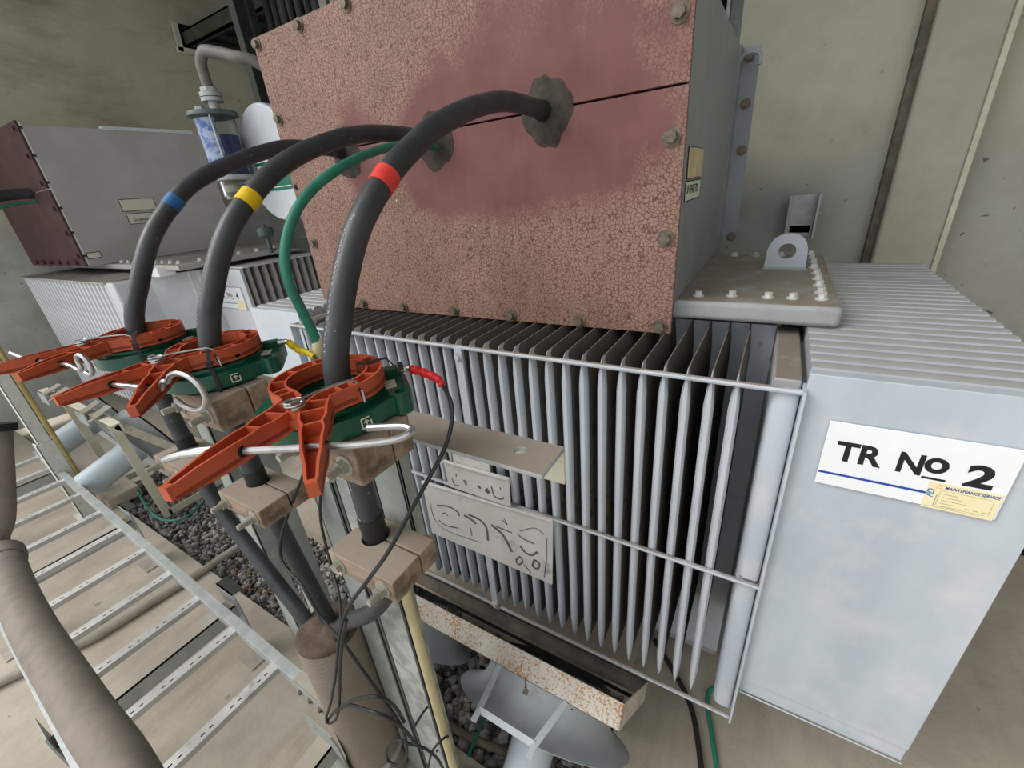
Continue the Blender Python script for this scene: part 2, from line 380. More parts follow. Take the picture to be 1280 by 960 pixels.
u = thing('upright_channel', (-2.42, 1.75, -.3), 'dark green channel behind top corner of the red box', 'upright')
g = G(); g.box(-2.60, -2.55, 1.70, 1.78, .3, 2.4); g.box(-2.60, -2.53, 1.76, 1.80, .3, 2.4); fin(g, 'channel', M_darkgreen, u)
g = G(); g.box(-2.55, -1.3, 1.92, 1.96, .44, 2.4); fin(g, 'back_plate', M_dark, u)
g = G(); g.box(-2.60, -2.54, 1.6, 1.96, .28, .32); fin(g, 'bracket', M_darkgreen, u)
for k in range(11):
    x = -2.50+k*.043; y = 1.84+.012*(k % 3)
    g = G(); g.tube(smoothpath([(x, y, .3 if x < -1.87 else .45), (x+.004*(k % 2), y+.01, 1.0), (x-.01, y, 1.7), (x, y, 2.4)], 4), .019, 10)
    tag(fin(g, 'dropper_cable', M_soot), 'dark sooty cable in the hanging bunch above the red box', 'cable', 'cables dropping behind the red box')
g = G(); g.bar((-2.0, 1.8, .45), (-2.03, 1.8, 2.4), .05, .02, (0, 1, 0)); g.bar((-1.93, 1.8, .45), (-1.955, 1.8, 2.4), .045, .02, (0, 1, 0))
tag(fin(g, 'hanger_strut', mat('dusty grey strut', '767266', '5d5a50', 10, bump=.1)), 'pale grey strut between the hanging cables above red box', 'strut')

g = G()
p = ony(988, 243, 2.88); q = ony(1016, 294, 2.88)
g.box(p.x, p.x+.135, 2.82, 2.83, q.z, p.z); g.box(p.x, p.x+.012, 2.78, 2.83, q.z, p.z); g.box(p.x+.123, p.x+.135, 2.76, 2.83, q.z, p.z)
g.box(p.x+.02, p.x+.115, 2.82, 2.9, q.z+.02, q.z+.06); g.hexbolt((p.x+.135, 2.80, q.z+.12), (1, 0, 0), .01, .01)
tag(fin(g, 'wall_bracket', M_galv, bevel=.002), 'short galvanised channel bracket on the concrete wall behind the lifting eye', 'bracket')

# ================================================================== NEAR TRANSFORMER
T = thing('transformer', (-.8, 1.7, FZ), 'big grey finned transformer with the crazed red cable box on top', 'transformer')
def rep(o, off):
    c = o.copy(); c.location = V(o.location)+V(off); COL.objects.link(c); c.parent = o.parent
    return c
g = G(); g.box(-1.72, .035, 1.405, 2.12, -1.93, -.43); fin(g, 'tank', M_fin, T)
g = G(); g.box(-1.7, .03, 1.42, 1.5, FZ+.05, -1.93); fin(g, 'base_channel', M_galv, T)
g = G(); g.box(-1.7, .03, 2.0, 2.08, FZ+.05, -1.93); fin(g, 'base_channel', M_galv, T)

def fin_geo(y0, y1, zt, zb, th, x=0):
    """one pressed cooling fin: pinched at top and bottom, rounded at the free edge"""
    g = G(); lv = [(zt, .15, .012), (zt-.012, .2, 0), (zt-.05, .75, 0), (zt-.09, 1, 0), (zb+.12, 1, 0), (zb+.05, .7, .002), (zb+.012, .25, .006), (zb, .1, .014)]
    vs = []; fs = []; m = 8
    for z, k, dy in lv:
        h = th*.5*k; ya = y0+dy
        vs += [V((x-h*.75, y1, z)), V((x-h*.75, ya+.03, z)), V((x-h, ya+.008, z)), V((x-h*.45, ya, z)), V((x+h*.45, ya, z)), V((x+h, ya+.008, z)), V((x+h*.75, ya+.03, z)), V((x+h*.75, y1, z))]
    n = len(lv)
    for i in range(n-1):
        for k in range(m):
            j = (k+1) % m; fs.append((i*m+k, i*m+j, (i+1)*m+j, (i+1)*m+k))
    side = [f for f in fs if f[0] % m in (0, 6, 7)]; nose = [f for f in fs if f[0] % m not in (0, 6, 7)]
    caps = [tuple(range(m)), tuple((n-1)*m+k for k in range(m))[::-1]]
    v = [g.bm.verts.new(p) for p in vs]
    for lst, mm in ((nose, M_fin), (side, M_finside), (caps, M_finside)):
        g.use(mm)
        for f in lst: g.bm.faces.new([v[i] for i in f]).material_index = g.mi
    bmesh.ops.recalc_face_normals(g.bm, faces=g.bm.faces); return g
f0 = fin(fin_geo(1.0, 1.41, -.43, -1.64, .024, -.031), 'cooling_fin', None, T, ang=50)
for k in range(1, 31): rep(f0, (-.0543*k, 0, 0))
for z in (-.447, -1.04, -1.655):
    g = G(); g.tube([(-1.715, .993, z+.004), (.099, .993, z)], .0075, 8); fin(g, 'guard_rod', M_fin, T)
g = G(); g.box(-.842, -.812, .983, .991, -1.665, -.445); g.hexbolt((-.827, .983, -.475), (0, -1, 0), .010, .008); fin(g, 'strap', M_fin, T, bevel=.001)
g = G(); g.hexbolt((-.827, .983, -1.635), (0, -1, 0), .010, .008); fin(g, 'bolt', M_rust, T)
for sx, x0, x1, nm in ((1, .038, .092, 'corner_post'), (-1, -1.70, -1.648, 'corner_post')):
    g = G()
    for za, zb in ((-.455, -1.035), (-1.045, -1.63)):
        poly = [(0, .02), (.006, .006), (.018, 0), (.044, 0), (.054, .004), (.054, .42), (0, .42)]
        g.prism([(x0+a, 1.0+b) for a, b in poly], (0, 0, zb), (1, 0, 0), (0, 1, 0), (0, 0, za-zb))
    fin(g, nm, M_panel, T, bevel=.006, seg=3)
    g = G(); g.box(x0, x1, 1.02, 1.41, -.455, -.432); fin(g, 'post_cap', M_lid, T, bevel=.004)
g = G(); g.box(.094, .100, .975, 1.03, -1.66, -.44); fin(g, 'edge_flange', M_panel, T)
g = G(); g.box(-1.722, -1.716, .985, 1.03, -1.66, -.44); fin(g, 'edge_flange', M_panel, T)

# radiator banks at both ends: flat outer panel, fins stacked behind it
def radfin(x0, x1, y, zt, zb, th):
    g = G(); r = th/2
    poly = [(-r, -.012), (-r*.8, -.003), (0, 0), (r*.8, -.003), (r, -.012), (r, zb-zt), (-r, zb-zt)]
    g.prism([(y+a, zt+b) for a, b in poly], (x0, 0, 0), (0, 1, 0), (0, 0, 1), (x1-x0, 0, 0)); return g
for x0, x1, yp in ((.100, .500, 1.0), (-2.095, -1.725, 1.04)):
    g = G(); g.box(x0, x1, yp, yp+.025, -1.45, -.405); g.box(x0, x1, yp+.006, yp+.02, -1.513, -1.45)
    g.box(x0, x1, yp-.004, yp+.0, -1.513, -1.508)
    fin(g, 'end_panel', M_panel, T, bevel=.005, seg=3)
    r0 = fin(radfin(x0+.004, x1, yp+.052, -.40, -1.5, .044), 'radiator_fin', M_radtop, T)
    for k in range(1, 25): rep(r0, (0, .0495*k, 0))
    g = G(); xs = x1+.002 if x0 > 0 else x0-.002
    xi = x0 if x0 > 0 else x1
    g.box(xi-.03 if x0 > 0 else xi-.01, xi+.02 if x0 > 0 else xi+.03, yp+.1, yp+1.2, -1.5, -.46); fin(g, 'header', M_fin, T)

# lid with bolts and lifting lug
L = fin((lambda g: g.box(-1.86, .172, 1.315, 2.13, -.402, -.345))(G()), 'lid', M_lid, T, bevel=.014, seg=3)
bp = [onz(x, y, -.345) for x, y in ((873, 370), (915, 370), (960, 372), (991, 373), (1027, 374), (1026, 366), (1024, 357), (1022, 349), (1020, 342), (1017, 335), (1016, 328), (1014, 323), (1013, 318))]
bp += [V((.02, 2.09, -.345)), V((-.07, 2.09, -.345)), V((-.15, 2.09, -.345))]
for q in bp:
    g = G(); g.hexbolt(q, (0, 0, 1), .0105, .012, True); fin(g, 'bolt', M_boltw, L)
g = G(); a = onz(954, 336, -.345); b = onz(1007, 338, -.345); w = b.x-a.x; cx = (a.x+b.x)/2; ly = a.y
hz = w*.55; out = [(-w/2, 0), (w/2, 0), (w/2-.004, hz)] + [(math.cos(rad(t))*(w/2-.006), hz+math.sin(rad(t))*(w/2-.012)) for t in range(12, 169, 12)] + [(-w/2+.004, hz)]
hole = [(math.cos(rad(t))*.027+.0, hz-.008+math.sin(rad(t))*.027) for t in range(0, 360, 15)]
def plate_with_hole(g, outer, hole, o, eu, ev, ew):
    bm = g.bm; o = V(o); eu = V(eu); ev = V(ev); ew = V(ew)
    for off in (0, 1):
        es = []
        for loop in (outer, hole):
            vs = [bm.verts.new(o+eu*x+ev*y+ew*off) for x, y in loop]
            es += [bm.edges.new((vs[i], vs[(i+1) % len(vs)])) for i in range(len(vs))]
        r = bmesh.ops.triangle_fill(bm, use_beauty=True, use_dissolve=True, edges=es)
        for f in r['geom']:
            if isinstance(f, bmesh.types.BMFace): f.material_index = g.mi
    for loop in (outer, hole):
        n = len(loop); vs = [o+eu*x+ev*y for x, y in loop]+[o+eu*x+ev*y+ew for x, y in loop]
        g._add(vs, [(i, (i+1) % n, n+(i+1) % n, n+i) for i in range(n)])
    bmesh.ops.remove_doubles(bm, verts=bm.verts, dist=1e-5); bmesh.ops.recalc_face_normals(bm, faces=bm.faces)
plate_with_hole(g, out, hole, (cx, ly, -.347), (1, 0, 0), (0, 0, 1), (0, .022, 0))
fin(g, 'lifting_lug', M_panel, L)
g = G(); g.box(a.x-.004, b.x+.004, ly-.006, ly+.03, -.347, -.34); fin(g, 'weld_foot', M_lid, L)

# cable box
g = G(); g.box(-1.80, -.232, 1.268, 2.30, -.345, .425); CB = fin(g, 'cable_box', M_boxside, T, bevel=.004)
P = 1.25
g = G(); g.box(-1.822, -.231, P, P+.014, .1915, .597); fin(g, 'upper_plate', M_redplate, CB, bevel=.0015)
g = G(); g.box(-1.822, -.231, P, P+.014, -.431, .1865); fin(g, 'lower_plate', M_redplate, CB, bevel=.0015)
g = G(); g.box(-1.80, -.24, P+.0142, P+.02, -.42, .58); fin(g, 'gasket', M_dark, CB)
for x, y in ((433, 5), (374, 32), (322, 56), (349, 149), (393, 304), (455, 379), (505, 383), (568, 388), (639, 394), (724, 401), (825, 408), (832, 298), (840, 171), (850, 15)):
    q = ony(x, y, P); q.x = max(-1.805, min(-.25, q.x)); g = G(); g.hexbolt(q, (0, -1, 0), .0145, .014); fin(g, 'bolt', M_boltd, CB)
g = G()
q = ony(370, 234, P); g.cyl((q.x, P+.001, q.z), (q.x, P-.0008, q.z), .011); fin(g, 'bolt_hole', M_dark, CB)
GL = [V((-.605, P, .184)), V((-1.016, P, .165)), V((-1.443, P, .177))]
for i, q in enumerate(GL):
    g = G(); random.seed(20+i); n = 44; vs = []; rings = [(.081, -.0012, .26), (.066, -.006, .2), (.052, -.013, .12), (.038, -.02, .08), (.026, -.022, 0), (.018, -.020, 0)]
    prev = None
    j0 = [random.uniform(-1, 1) for _ in range(n)]; jit = [(j0[k]*.5+.25*j0[k-1]+.25*j0[(k+1) % n])+.5*math.sin(k*.6+i*2)*.8 for k in range(n)]
    for rr, dy, jt in rings:
        vs += [q+V((math.cos(2*math.pi*k/n)*rr*(1+jt*.45*jit[k])*.92, dy, math.sin(2*math.pi*k/n)*rr*(1+jt*.45*jit[k])*1.06-.012*jt)) for k in range(n)]
    fs = []
    for a in range(len(rings)-1):
        for k in range(n): fs.append((a*n+k, (a+1)*n+k, (a+1)*n+(k+1) % n, a*n+(k+1) % n))
    g._add(vs, fs); bmesh.ops.recalc_face_normals(g.bm, faces=g.bm.faces)
    fin(g, 'cable_seal', M_putty, CB, ang=60)
g = G(); g.box(-.242, -.166, 2.302, 2.314, -.30, .43); g.box(-.240, -.228, 2.20, 2.31, -.30, .43); F2 = fin(g, 'rear_flange', M_boxside, CB)
for x, y in ((937, 71), (932, 130), (927, 188), (914, 296)):
    q = ony(x, y, 2.302); g = G(); g.hexbolt(q, (0, -1, 0), .013, .01); fin(g, 'bolt', M_boltd, CB)
g = G(); g.tube(smoothpath([(-.232, 2.22, .30), (-.232, 2.22, .375), (-.20, 2.24, .40), (-.165, 2.25, .39), (-.16, 2.25, .355)], 5), .008, 8); fin(g, 'hook_handle', M_boxside, CB)
g = G(); g.use(M_paper); g.box(-.2305, -.2295, 1.315, 1.54, -.016, .058); fin(g, 'paper_tag', M_paper, CB)
g = G(); g.use(M_dark); g.box(-.2310, -.2308, 1.305, 1.53, -.018, .06); g.box(-.2310, -.2308, 1.30, 1.54, -.075, -.022); fin(g, 'old_glue', mat('brown glue', '4c4036', '6d5f4e', 20, bump=0), CB)
g = G(); g.use(M_label); g.box(-.2307, -.2297, 1.308, 1.533, -.072, -.025)
g.use(M_ink); g.text('SP-SPARE 702', (-.2296, 1.318, -.055), (0, 1, 0), (0, 0, 1), .031, .0006, .0004, .95); fin(g, 'box_label', None, CB)

# name plate sign on the right bank
S0 = 1.0
g = G(); g.use(M_white); g.box(.153, .4425, S0-.007, S0-.004, -.664, -.504)
SP = fin(g, 'sign_plate', M_white, T, bevel=.0008)
ty = S0-.0072
g = G(); g.use(M_ink)
def stext(s, x, z, size, off, xs): g.text(s, (x, ty, z), (1, 0, 0), (0, 0, 1), size, off, .0002, xs)
stext('TR', .176, -.594, .065, .0021, .95)
stext('N', .2755, -.594, .065, .0021, .86)
stext('o', .3165, -.5825, .070, .0021, .96)
g.box(.3195, .355, ty-.0003, ty, -.600, -.595)
stext('2', .379, -.597, .067, .0026, 1.2)
fin(g, 'lettering', M_ink, SP)
g = G(); g.box(.155, .336, ty-.0003, ty, -.635, -.6295); fin(g, 'stripe', M_blue, SP)
g = G(); st = ty-.001; zt = -.604; zb = -.666; xl = .3345; xr = .4385
g.use(M_sticker); g.box(xl, xr, st-.0004, st+.0008, zb, zt)
g.use(M_blueink); g.text('MAINTENANCE SERVICE', (xl+.024, st-.0004, zt-.0115), (1, 0, 0), (0, 0, 1), .0098, .0003, .0002, .72, .2)
g.use(M_teal); g.text('PD', (xl+.0115, st-.0004, zb+.026), (0, 0, 1), (-1, 0, 0), .0155, .0004, .0002, 1, .3)
g.use(M_pale)
for z in (zb+.008, zt-.0165): g.box(xl+.02, xr-.012, st-.0006, st-.0004, z, z+.0007)
for x in (xl+.0195, xr-.0085): g.box(x, x+.0007, st-.0006, st-.0004, zb+.010, zt-.019)
for k in range(5): g.box(xl+.025, xl+.046+.008*(k % 3), st-.0006, st-.0004, zt-.024-k*.0075, zt-.0228-k*.0075)
g.box(xl+.016, xl+.0175, st-.0006, st-.0004, zb+.006, zt-.026)
for k in range(3): g.box(xl+.062+k*.012, xl+.069+k*.012, st-.0006, st-.0004, zb+.013, zb+.0148)
g.box(xl+.004, xl+.085, st-.0006, st-.0004, zb+.0045, zb+.0052)
g.use(M_red)
for k in range(5): a = rad(72*k+20); g.box(xl+.0145+.004*math.cos(a), xl+.0165+.004*math.cos(a), st-.0006, st-.0004, zt-.009+.004*math.sin(a), zt-.0075+.004*math.sin(a))
fin(g, 'service_sticker', None, SP)

# scuffed rating plates hung on the fins, strokes worn beyond reading
def nameplate(tl, tr, br, bl, y, strokes, nm):
    g = G(); q = [ony(*p, y) for p in (tl, tr, br, bl)]
    n = len(q); vs = q+[p+V((0, .006, 0)) for p in q]
    g.use(M_name); g._add(vs, [(0, 3, 2, 1), (4, 5, 6, 7), (0, 1, 5, 4), (1, 2, 6, 5), (2, 3, 7, 6), (3, 0, 4, 7)])
    bmesh.ops.recalc_face_normals(g.bm, faces=g.bm.faces)
    o = fin(g, nm, M_name, T, bevel=.001)
    g = G(); g.bar(q[0]+V((0, -.004, -.004)), q[1]+V((0, -.004, -.004)), .006, .010); fin(g, 'rolled_edge', M_name, o, bevel=.002)
    if strokes:
        g = G()
        for s, w in strokes:
            pts = smoothpath([ony(x, yy, y-.0008) for x, yy in s], 4) if len(s) > 2 else [ony(x, yy, y-.0008) for x, yy in s]
            for a, b in zip(pts[:-1], pts[1:]): g.bar(a, b, w*1.9, .0006, (0, 1, 0))
        fin(g, 'worn_marks', M_scuff, o)
    return o
big = [([(546, 632), (560, 633), (572, 640), (574, 645)], .004), ([(548, 650), (558, 657), (572, 660)], .003), ([(552, 643), (556, 641), (560, 645)], .002),
       ([(580, 644), (590, 650), (595, 655)], .006), ([(585, 643), (600, 650), (608, 660), (610, 676)], .005), ([(588, 660), (590, 670)], .002),
       ([(614, 656), (628, 668), (636, 682), (640, 690)], .006), ([(620, 658), (640, 666)], .003), ([(628, 650), (634, 656), (630, 648)], .002),
       ([(647, 668), (655, 674), (668, 680)], .003), ([(650, 682), (656, 690), (664, 694), (672, 690)], .005), ([(645, 700), (650, 696), (653, 702), (648, 706), (645, 700)], .004),
       ([(668, 700), (674, 704), (672, 711), (666, 708), (668, 700)], .005), ([(655, 706), (664, 716)], .003), ([(650, 664), (668, 660), (680, 668)], .0015),
       ([(537, 628), (544, 650), (560, 664), (600, 678)], .0018), ([(683, 672), (683, 700), (680, 722)], .002)]
nameplate((527, 601), (691, 650), (690, 731), (540, 666), .972, big, 'rating_plate')
sm = [([(565, 598), (568, 606), (574, 607)], .002), ([(580, 600), (583, 606)], .005), ([(597, 607), (601, 611)], .006), ([(606, 612), (611, 617)], .006), ([(608, 610), (612, 616)], .004),
      ([(614, 608), (618, 620), (626, 624), (630, 622)], .003), ([(570, 592), (570, 596)], .002), ([(625, 609), (626, 613)], .002)]
nameplate((554, 575), (636, 598), (638, 634), (561, 608), .968, sm, 'number_plate')
g = G(); a = ony(567, 572, .98); b = ony(613, 590, .98); g.box(a.x, b.x, .976, .982, b.z-.02, a.z+.03); fin(g, 'plate_tab', M_name, T)

# oil expansion tank, breather
E1 = thing('expansion_tank', (-1.95, 1.45, -.2), 'white round-ended expansion tank with green label beside the red box', 'tank')
g = G(); hw = .2; zc1, zc0 = .225, .16; cx = -2.03; R_ = .235
pts = [(cx+hw*math.cos(rad(t)), zc1+.205*math.sin(rad(t))) for t in range(0, 181, 10)] + [(cx+hw*math.cos(rad(t)), zc0+.205*math.sin(rad(t))) for t in range(180, 361, 10)]
g.prism(pts, (0, 1.31, 0), (1, 0, 0), (0, 0, 1), (0, .5, 0)); fin(g, 'shell', M_conserv, E1, bevel=.01, seg=3, ang=50)
g = G(); g.use(M_glabel); z0, z1 = .085, .235; g.box(-2.145, -1.90, 1.3075, 1.309, z0, z1)
g.use(M_white)
for k, w in enumerate((.10, .14, .15, .05)): g.box(-2.135, -2.135+w, 1.3070, 1.3075, z1-.03-k*.025, z1-.018-k*.025)
g.box(-2.13, -1.915, 1.3070, 1.3075, z0+.012, z0+.015); g.box(-1.985, -1.915, 1.3070, 1.3075, z1-.035, z1-.03)
fin(g, 'green_label', None, E1)
g = G(); g.bar((-1.93, 1.4, -.345), (-1.93, 1.4, -.04), .06, .06, (1, 0, 0)); fin(g, 'leg', M_conserv, E1)
BZ = thing('breather', (-2.2, 1.22, .1), 'glass silica gel breather with blue beads under a bent grey pipe', 'breather')
cx, cy = -2.2, 1.22; zt = .395; zb = .155
g = G(); g.lathe([(0, .022), (.03, .022), (.095, .016), (.1, .008), (.1, 0), (.09, -.004), (0, -.004)], (cx, cy, zt), n=32); fin(g, 'top_cap', M_valve, BZ)
g = G(); g.lathe([(.08, 0), (.08, zt-zb), (.076, zt-zb), (.076, 0)], (cx, cy, zb), n=36, closed=True); fin(g, 'glass_cylinder', M_glass, BZ)
g = G(); g.use(M_silica); g.lathe([(0, .01), (.072, .01), (.072, .165), (0, .165)], (cx, cy, zb), n=32); fin(g, 'silica_gel', M_silica, BZ)
g = G(); n = 12
for z0_, z1_ in ((zb+.012, zt-.01),):
    vs = [V((cx+.0745*math.cos(rad(t)), cy+.0745*math.sin(rad(t)), z)) for z in (z0_, z1_) for t in range(225, 331, 7)]
    m = len(vs)//2; g._add(vs, [(i, i+1, m+i+1, m+i) for i in range(m-1)])
fin(g, 'spent_gel_glint', M_silicap, BZ)  # pale gel, also painted as the white reflection on the glass
g = G(); g.lathe([(0, .0), (.086, 0), (.09, -.006), (.09, -.018), (.07, -.022), (0, -.022)], (cx, cy, zb+.008), n=32); fin(g, 'bottom_ring', M_galv, BZ)
g = G(); g.lathe([(.062, 0), (.062, -.06), (.052, -.075), (0, -.078), (0, -.075), (.05, -.072), (.058, -.06), (.058, 0)], (cx, cy, zb-.014), n=32); fin(g, 'oil_cup', M_glass, BZ)
g = G(); g.lathe([(0, 0), (.05, 0), (.05, -.03), (0, -.03)], (cx, cy, zb-.03), n=24); fin(g, 'oil', mat('cloudy oil', '8f8b74', 'a5a18a', 10, rough=.3, bump=0), BZ)
for dx, dy in ((-.065, -.05), (.065, -.05), (0, .085)):
    g = G(); g.cyl((cx+dx, cy+dy, zb), (cx+dx, cy+dy, zt), .004, 8); fin(g, 'tie_rod', M_steel, BZ)
g = G(); g.hexbolt((cx-.045, cy-.02, zt+.018), (0, 0, 1), .02, .022); fin(g, 'filler_cap', M_galv, BZ)
px_ = cx+.035
g = G(); g.cyl((px_, cy, zt+.015), (px_, cy, zt+.055), .02); g.cyl((px_, cy, zt+.05), (px_, cy, zt+.064), .042); g.cyl((px_, cy, zt+.067), (px_, cy, zt+.083), .042); g.cyl((px_, cy, zt+.08), (px_, cy, zt+.10), .034, 8); fin(g, 'flange', M_galv, BZ)
g = G(); g.tube(smoothpath([(px_, cy, zt+.09), (px_, cy, zt+.15), (px_+.005, cy, zt+.185), (px_+.035, cy, zt+.21), (px_+.08, cy, zt+.212), (-1.93, 1.23, zt+.165), (-1.87, 1.28, zt+.14), (-1.845, 1.34, zt+.08), (-1.845, 1.36, zt+.02)], 6), .021, 14)
fin(g, 'pipe', mat('grey iron pipe', '77756e', '5e5c56', 14, rough=.6, bump=.15), BZ)
# ================================================================== FAR TRANSFORMER
T4 = thing('transformer', (-5.6, 2.1, FZ), 'light grey finned transformer with a maroon fronted box, behind the black cables', 'transformer')
g = G(); g.box(-6.85, -4.42, 1.62, 2.6, -1.9, -.41); fin(g, 'tank', M_tr4, T4)
g = G(); g.box(-6.8, -4.3, 1.7, 2.5, FZ+.05, -1.9); fin(g, 'base_channel', M_tr4, T4)
def t4fin(x):
    g = G(); g.prism([(x-.022, 1.272), (x-.014, 1.255), (x, 1.25), (x+.014, 1.255), (x+.022, 1.272), (x+.022, 1.63), (x-.022, 1.63)], (0, 0, -1.62), (1, 0, 0), (0, 1, 0), (0, 0, 1.205)); return g
f4 = fin(t4fin(-4.60), 'cooling_fin', M_tr4w, T4)
for k in range(1, 24): rep(f4, (-.095*k, 0, 0))
g = G(); g.box(-6.87, -4.545, 1.235, 1.75, -.413, -.400); fin(g, 'top_cover', M_tr4, T4, bevel=.003)
g = G(); g.box(-4.575, -4.42, 1.25, 1.80, -1.62, -.402); fin(g, 'corner_panel', M_tr4w, T4, bevel=.02, seg=3)
g = G(); g.prism([(-4.55, 1.25), (-4.25, 1.82), (-4.25, 1.9), (-4.575, 1.9)], (0, 0, -1.62), (1, 0, 0), (0, 1, 0), (0, 0, 1.218)); fin(g, 'side_panel', M_tr4w, T4, bevel=.004)
g = G(); g.bar((-4.255, 1.80, -1.6), (-4.255, 1.80, -.41), .02, .02, (0, 1, 0)); g.bar((-4.29, 1.74, -1.6), (-4.29, 1.74, -.41), .012, .012, (0, 1, 0)); fin(g, 'edge_strip', M_white, T4)
g = G(); g.box(-4.25, -3.72, 1.87, 1.90, -1.55, -.405); EP = fin(g, 'end_panel', M_tr4w, T4, bevel=.004)
r4 = fin(radfin(-4.22, -3.73, 1.945, -.405, -1.5, .026), 'radiator_fin', M_tr4, T4)
for k in range(1, 11): rep(r4, (0, .072*k, 0))
g = G(); g.box(-4.25, -3.72, 1.9, 2.72, -.405, -.392); fin(g, 'bank_cover', M_tr4w, T4, bevel=.002)
g = G(); g.box(-4.2, -4.0, 1.92, 2.7, -1.5, -.42); fin(g, 'dark_infill', M_dark, T4)  # near-black block behind the gaps between the radiator fins
yy = 1.868
X1 = -3.79; ZT = -.552; ZB = -.745; X0 = -4.235; hh = ZT-ZB
g = G(); g.box(X0, X1, yy-.006, yy, ZB, ZT); g4 = fin(g, 'sign_plate', M_white, T4, bevel=.001)
g = G(); g.use(M_ink)
for s_, x_, sz, dz in (('TR', -4.17, .066, 0), ('N', -4.04, .066, 0), ('o', -3.985, .052, .012), ('4', -3.90, .078, -.004)):
    g.text(s_, (x_, yy-.0062, ZB+hh*.50+dz), (1, 0, 0), (0, 0, 1), sz, .0014, .0002, 1.0)
g.box(-3.985, -3.94, yy-.0066, yy-.006, ZB+hh*.46, ZB+hh*.48)
for z_ in (ZB, ZT-.003): g.box(X0, X1, yy-.0064, yy-.006, z_, z_+.003)
g.box(X1-.003, X1, yy-.0064, yy-.006, ZB, ZT)
fin(g, 'lettering', M_ink, g4)
g = G(); g.box(X0+.01, -3.92, yy-.0066, yy-.006, ZB+hh*.24, ZB+hh*.27); fin(g, 'stripe', M_blueink, g4)
g = G(); g.box(-3.925, -3.80, yy-.008, yy-.0066, ZB-.002, ZB+hh*.40); fin(g, 'service_sticker', M_sticker, g4)
g = G(); g.box(-7.0, -3.95, 1.55, 2.85, -.36, -.315); L4 = fin(g, 'lid', M_tr4, T4, bevel=.008)
for k in range(9):
    g = G(); g.hexbolt((-5.2+k*.14, 1.62, -.315), (0, 0, 1), .018, .02); fin(g, 'bolt', M_boltw, L4)
for k in range(6):
    g = G(); g.hexbolt((-4.02, 1.75+k*.16, -.315), (0, 0, 1), .018, .02); fin(g, 'bolt', M_boltw, L4)
g = G(); g.box(-4.7, -4.2, 1.50, 1.62, -.40, -.33); fin(g, 'cover_strip', M_white, T4)
g = G(); g.box(-6.93, -5.35, 1.425, 2.78, -.315, .80); C4 = fin(g, 'cable_box', M_tr4, T4, bevel=.004)
g = G(); g.box(-6.95, -5.345, 1.40, 1.415, .335, .83); fin(g, 'upper_plate', M_tr4red, C4)
g = G(); g.box(-6.95, -5.345, 1.40, 1.415, -.31, .325); fin(g, 'lower_plate', M_tr4red, C4)
g = G(); g.box(-6.93, -5.35, 1.4152, 1.43, -.30, .82); fin(g, 'gasket', M_white, C4)
for k in range(6):
    g = G(); g.hexbolt((-5.40, 1.40, -.22+k*.2), (0, -1, 0), .018, .016); g.hexbolt((-5.365, 1.40, -.22+k*.2), (0, 1, 0), .02, .03); fin(g, 'bolt', M_tr4red, C4)
for k in range(6):
    g = G(); g.hexbolt((-5.52-k*.24, 1.40, -.275), (0, -1, 0), .018, .016); fin(g, 'bolt', M_tr4red, C4)
g = G(); g.box(-6.2, -5.36, 2.0, 2.6, .80, .815); g.box(-5.40, -5.34, 1.95, 2.7, .79, .82); fin(g, 'roof_flap', M_tr4w, C4)
ql = lambda x, y: onx(x, y, -5.3495)
for nm, tl, br, txt in (('pale_label', (148, 250), (196, 261), ''), ('name_label', (158, 268), (194, 277), 'SI-SPARE TR4'), ('maker_label', (108, 317), (127, 321), '')):
    a = ql(*tl); b = ql(*br); g = G(); g.use(M_dark); g.box(-5.350, -5.3485, a.y-.006, b.y+.006, b.z-.006, a.z+.006); g.use(M_label); g.box(-5.349, -5.3475, a.y, b.y, b.z, a.z)
    if txt: g.use(M_ink); g.text(txt, (-5.347, a.y+.04, b.z+.018), (0, 1, 0), (0, 0, 1), .036, .0006, .0003, .9)
    fin(g, nm, None, C4)
vl = onz(340, 316, -.315)
g = G(); g.cyl((vl.x, vl.y, -.315), (vl.x, vl.y, -.19), .018); g.cyl((vl.x, vl.y, -.30), (vl.x, vl.y, -.285), .04)
g.lathe([(0, 0), (.05, 0), (.062, .015), (.062, .06), (.05, .075), (0, .078)], (vl.x, vl.y, -.19)); g.cyl((vl.x, vl.y, -.12), (vl.x, vl.y, -.09), .012); fin(g, 'filler_valve', M_valve, T4)
g = G(); g.box(vl.x+.05, vl.x+.5, vl.y+.1, vl.y+.13, -.30, -.22); fin(g, 'valve_bracket', M_darkgreen, T4)
g = G(); q = ony(40, 242, 1.40)
g.tube(smoothpath([q+V((0, .02, 0)), q+V((0, -.12, 0)), q+V((.0, -.32, -.03)), q+V((0, -.5, -.14)), q+V((0, -.62, -.35)), q+V((0, -.64, -.8))], 6), .045, 14)
tag(fin(g, 'power_cable', M_cable), 'dark cable leaving the maroon fronted box of the far transformer', 'power cable')
g = G(); g.tube(smoothpath([q+V((.03, .0, -.07)), q+V((.02, -.2, -.09)), q+V((.0, -.5, -.2)), q+V((0, -.6, -.6))], 6), .012, 8)
tag(fin(g, 'earth_wire', M_gwire), 'thin green wire under the cable stub of the maroon box', 'wire')

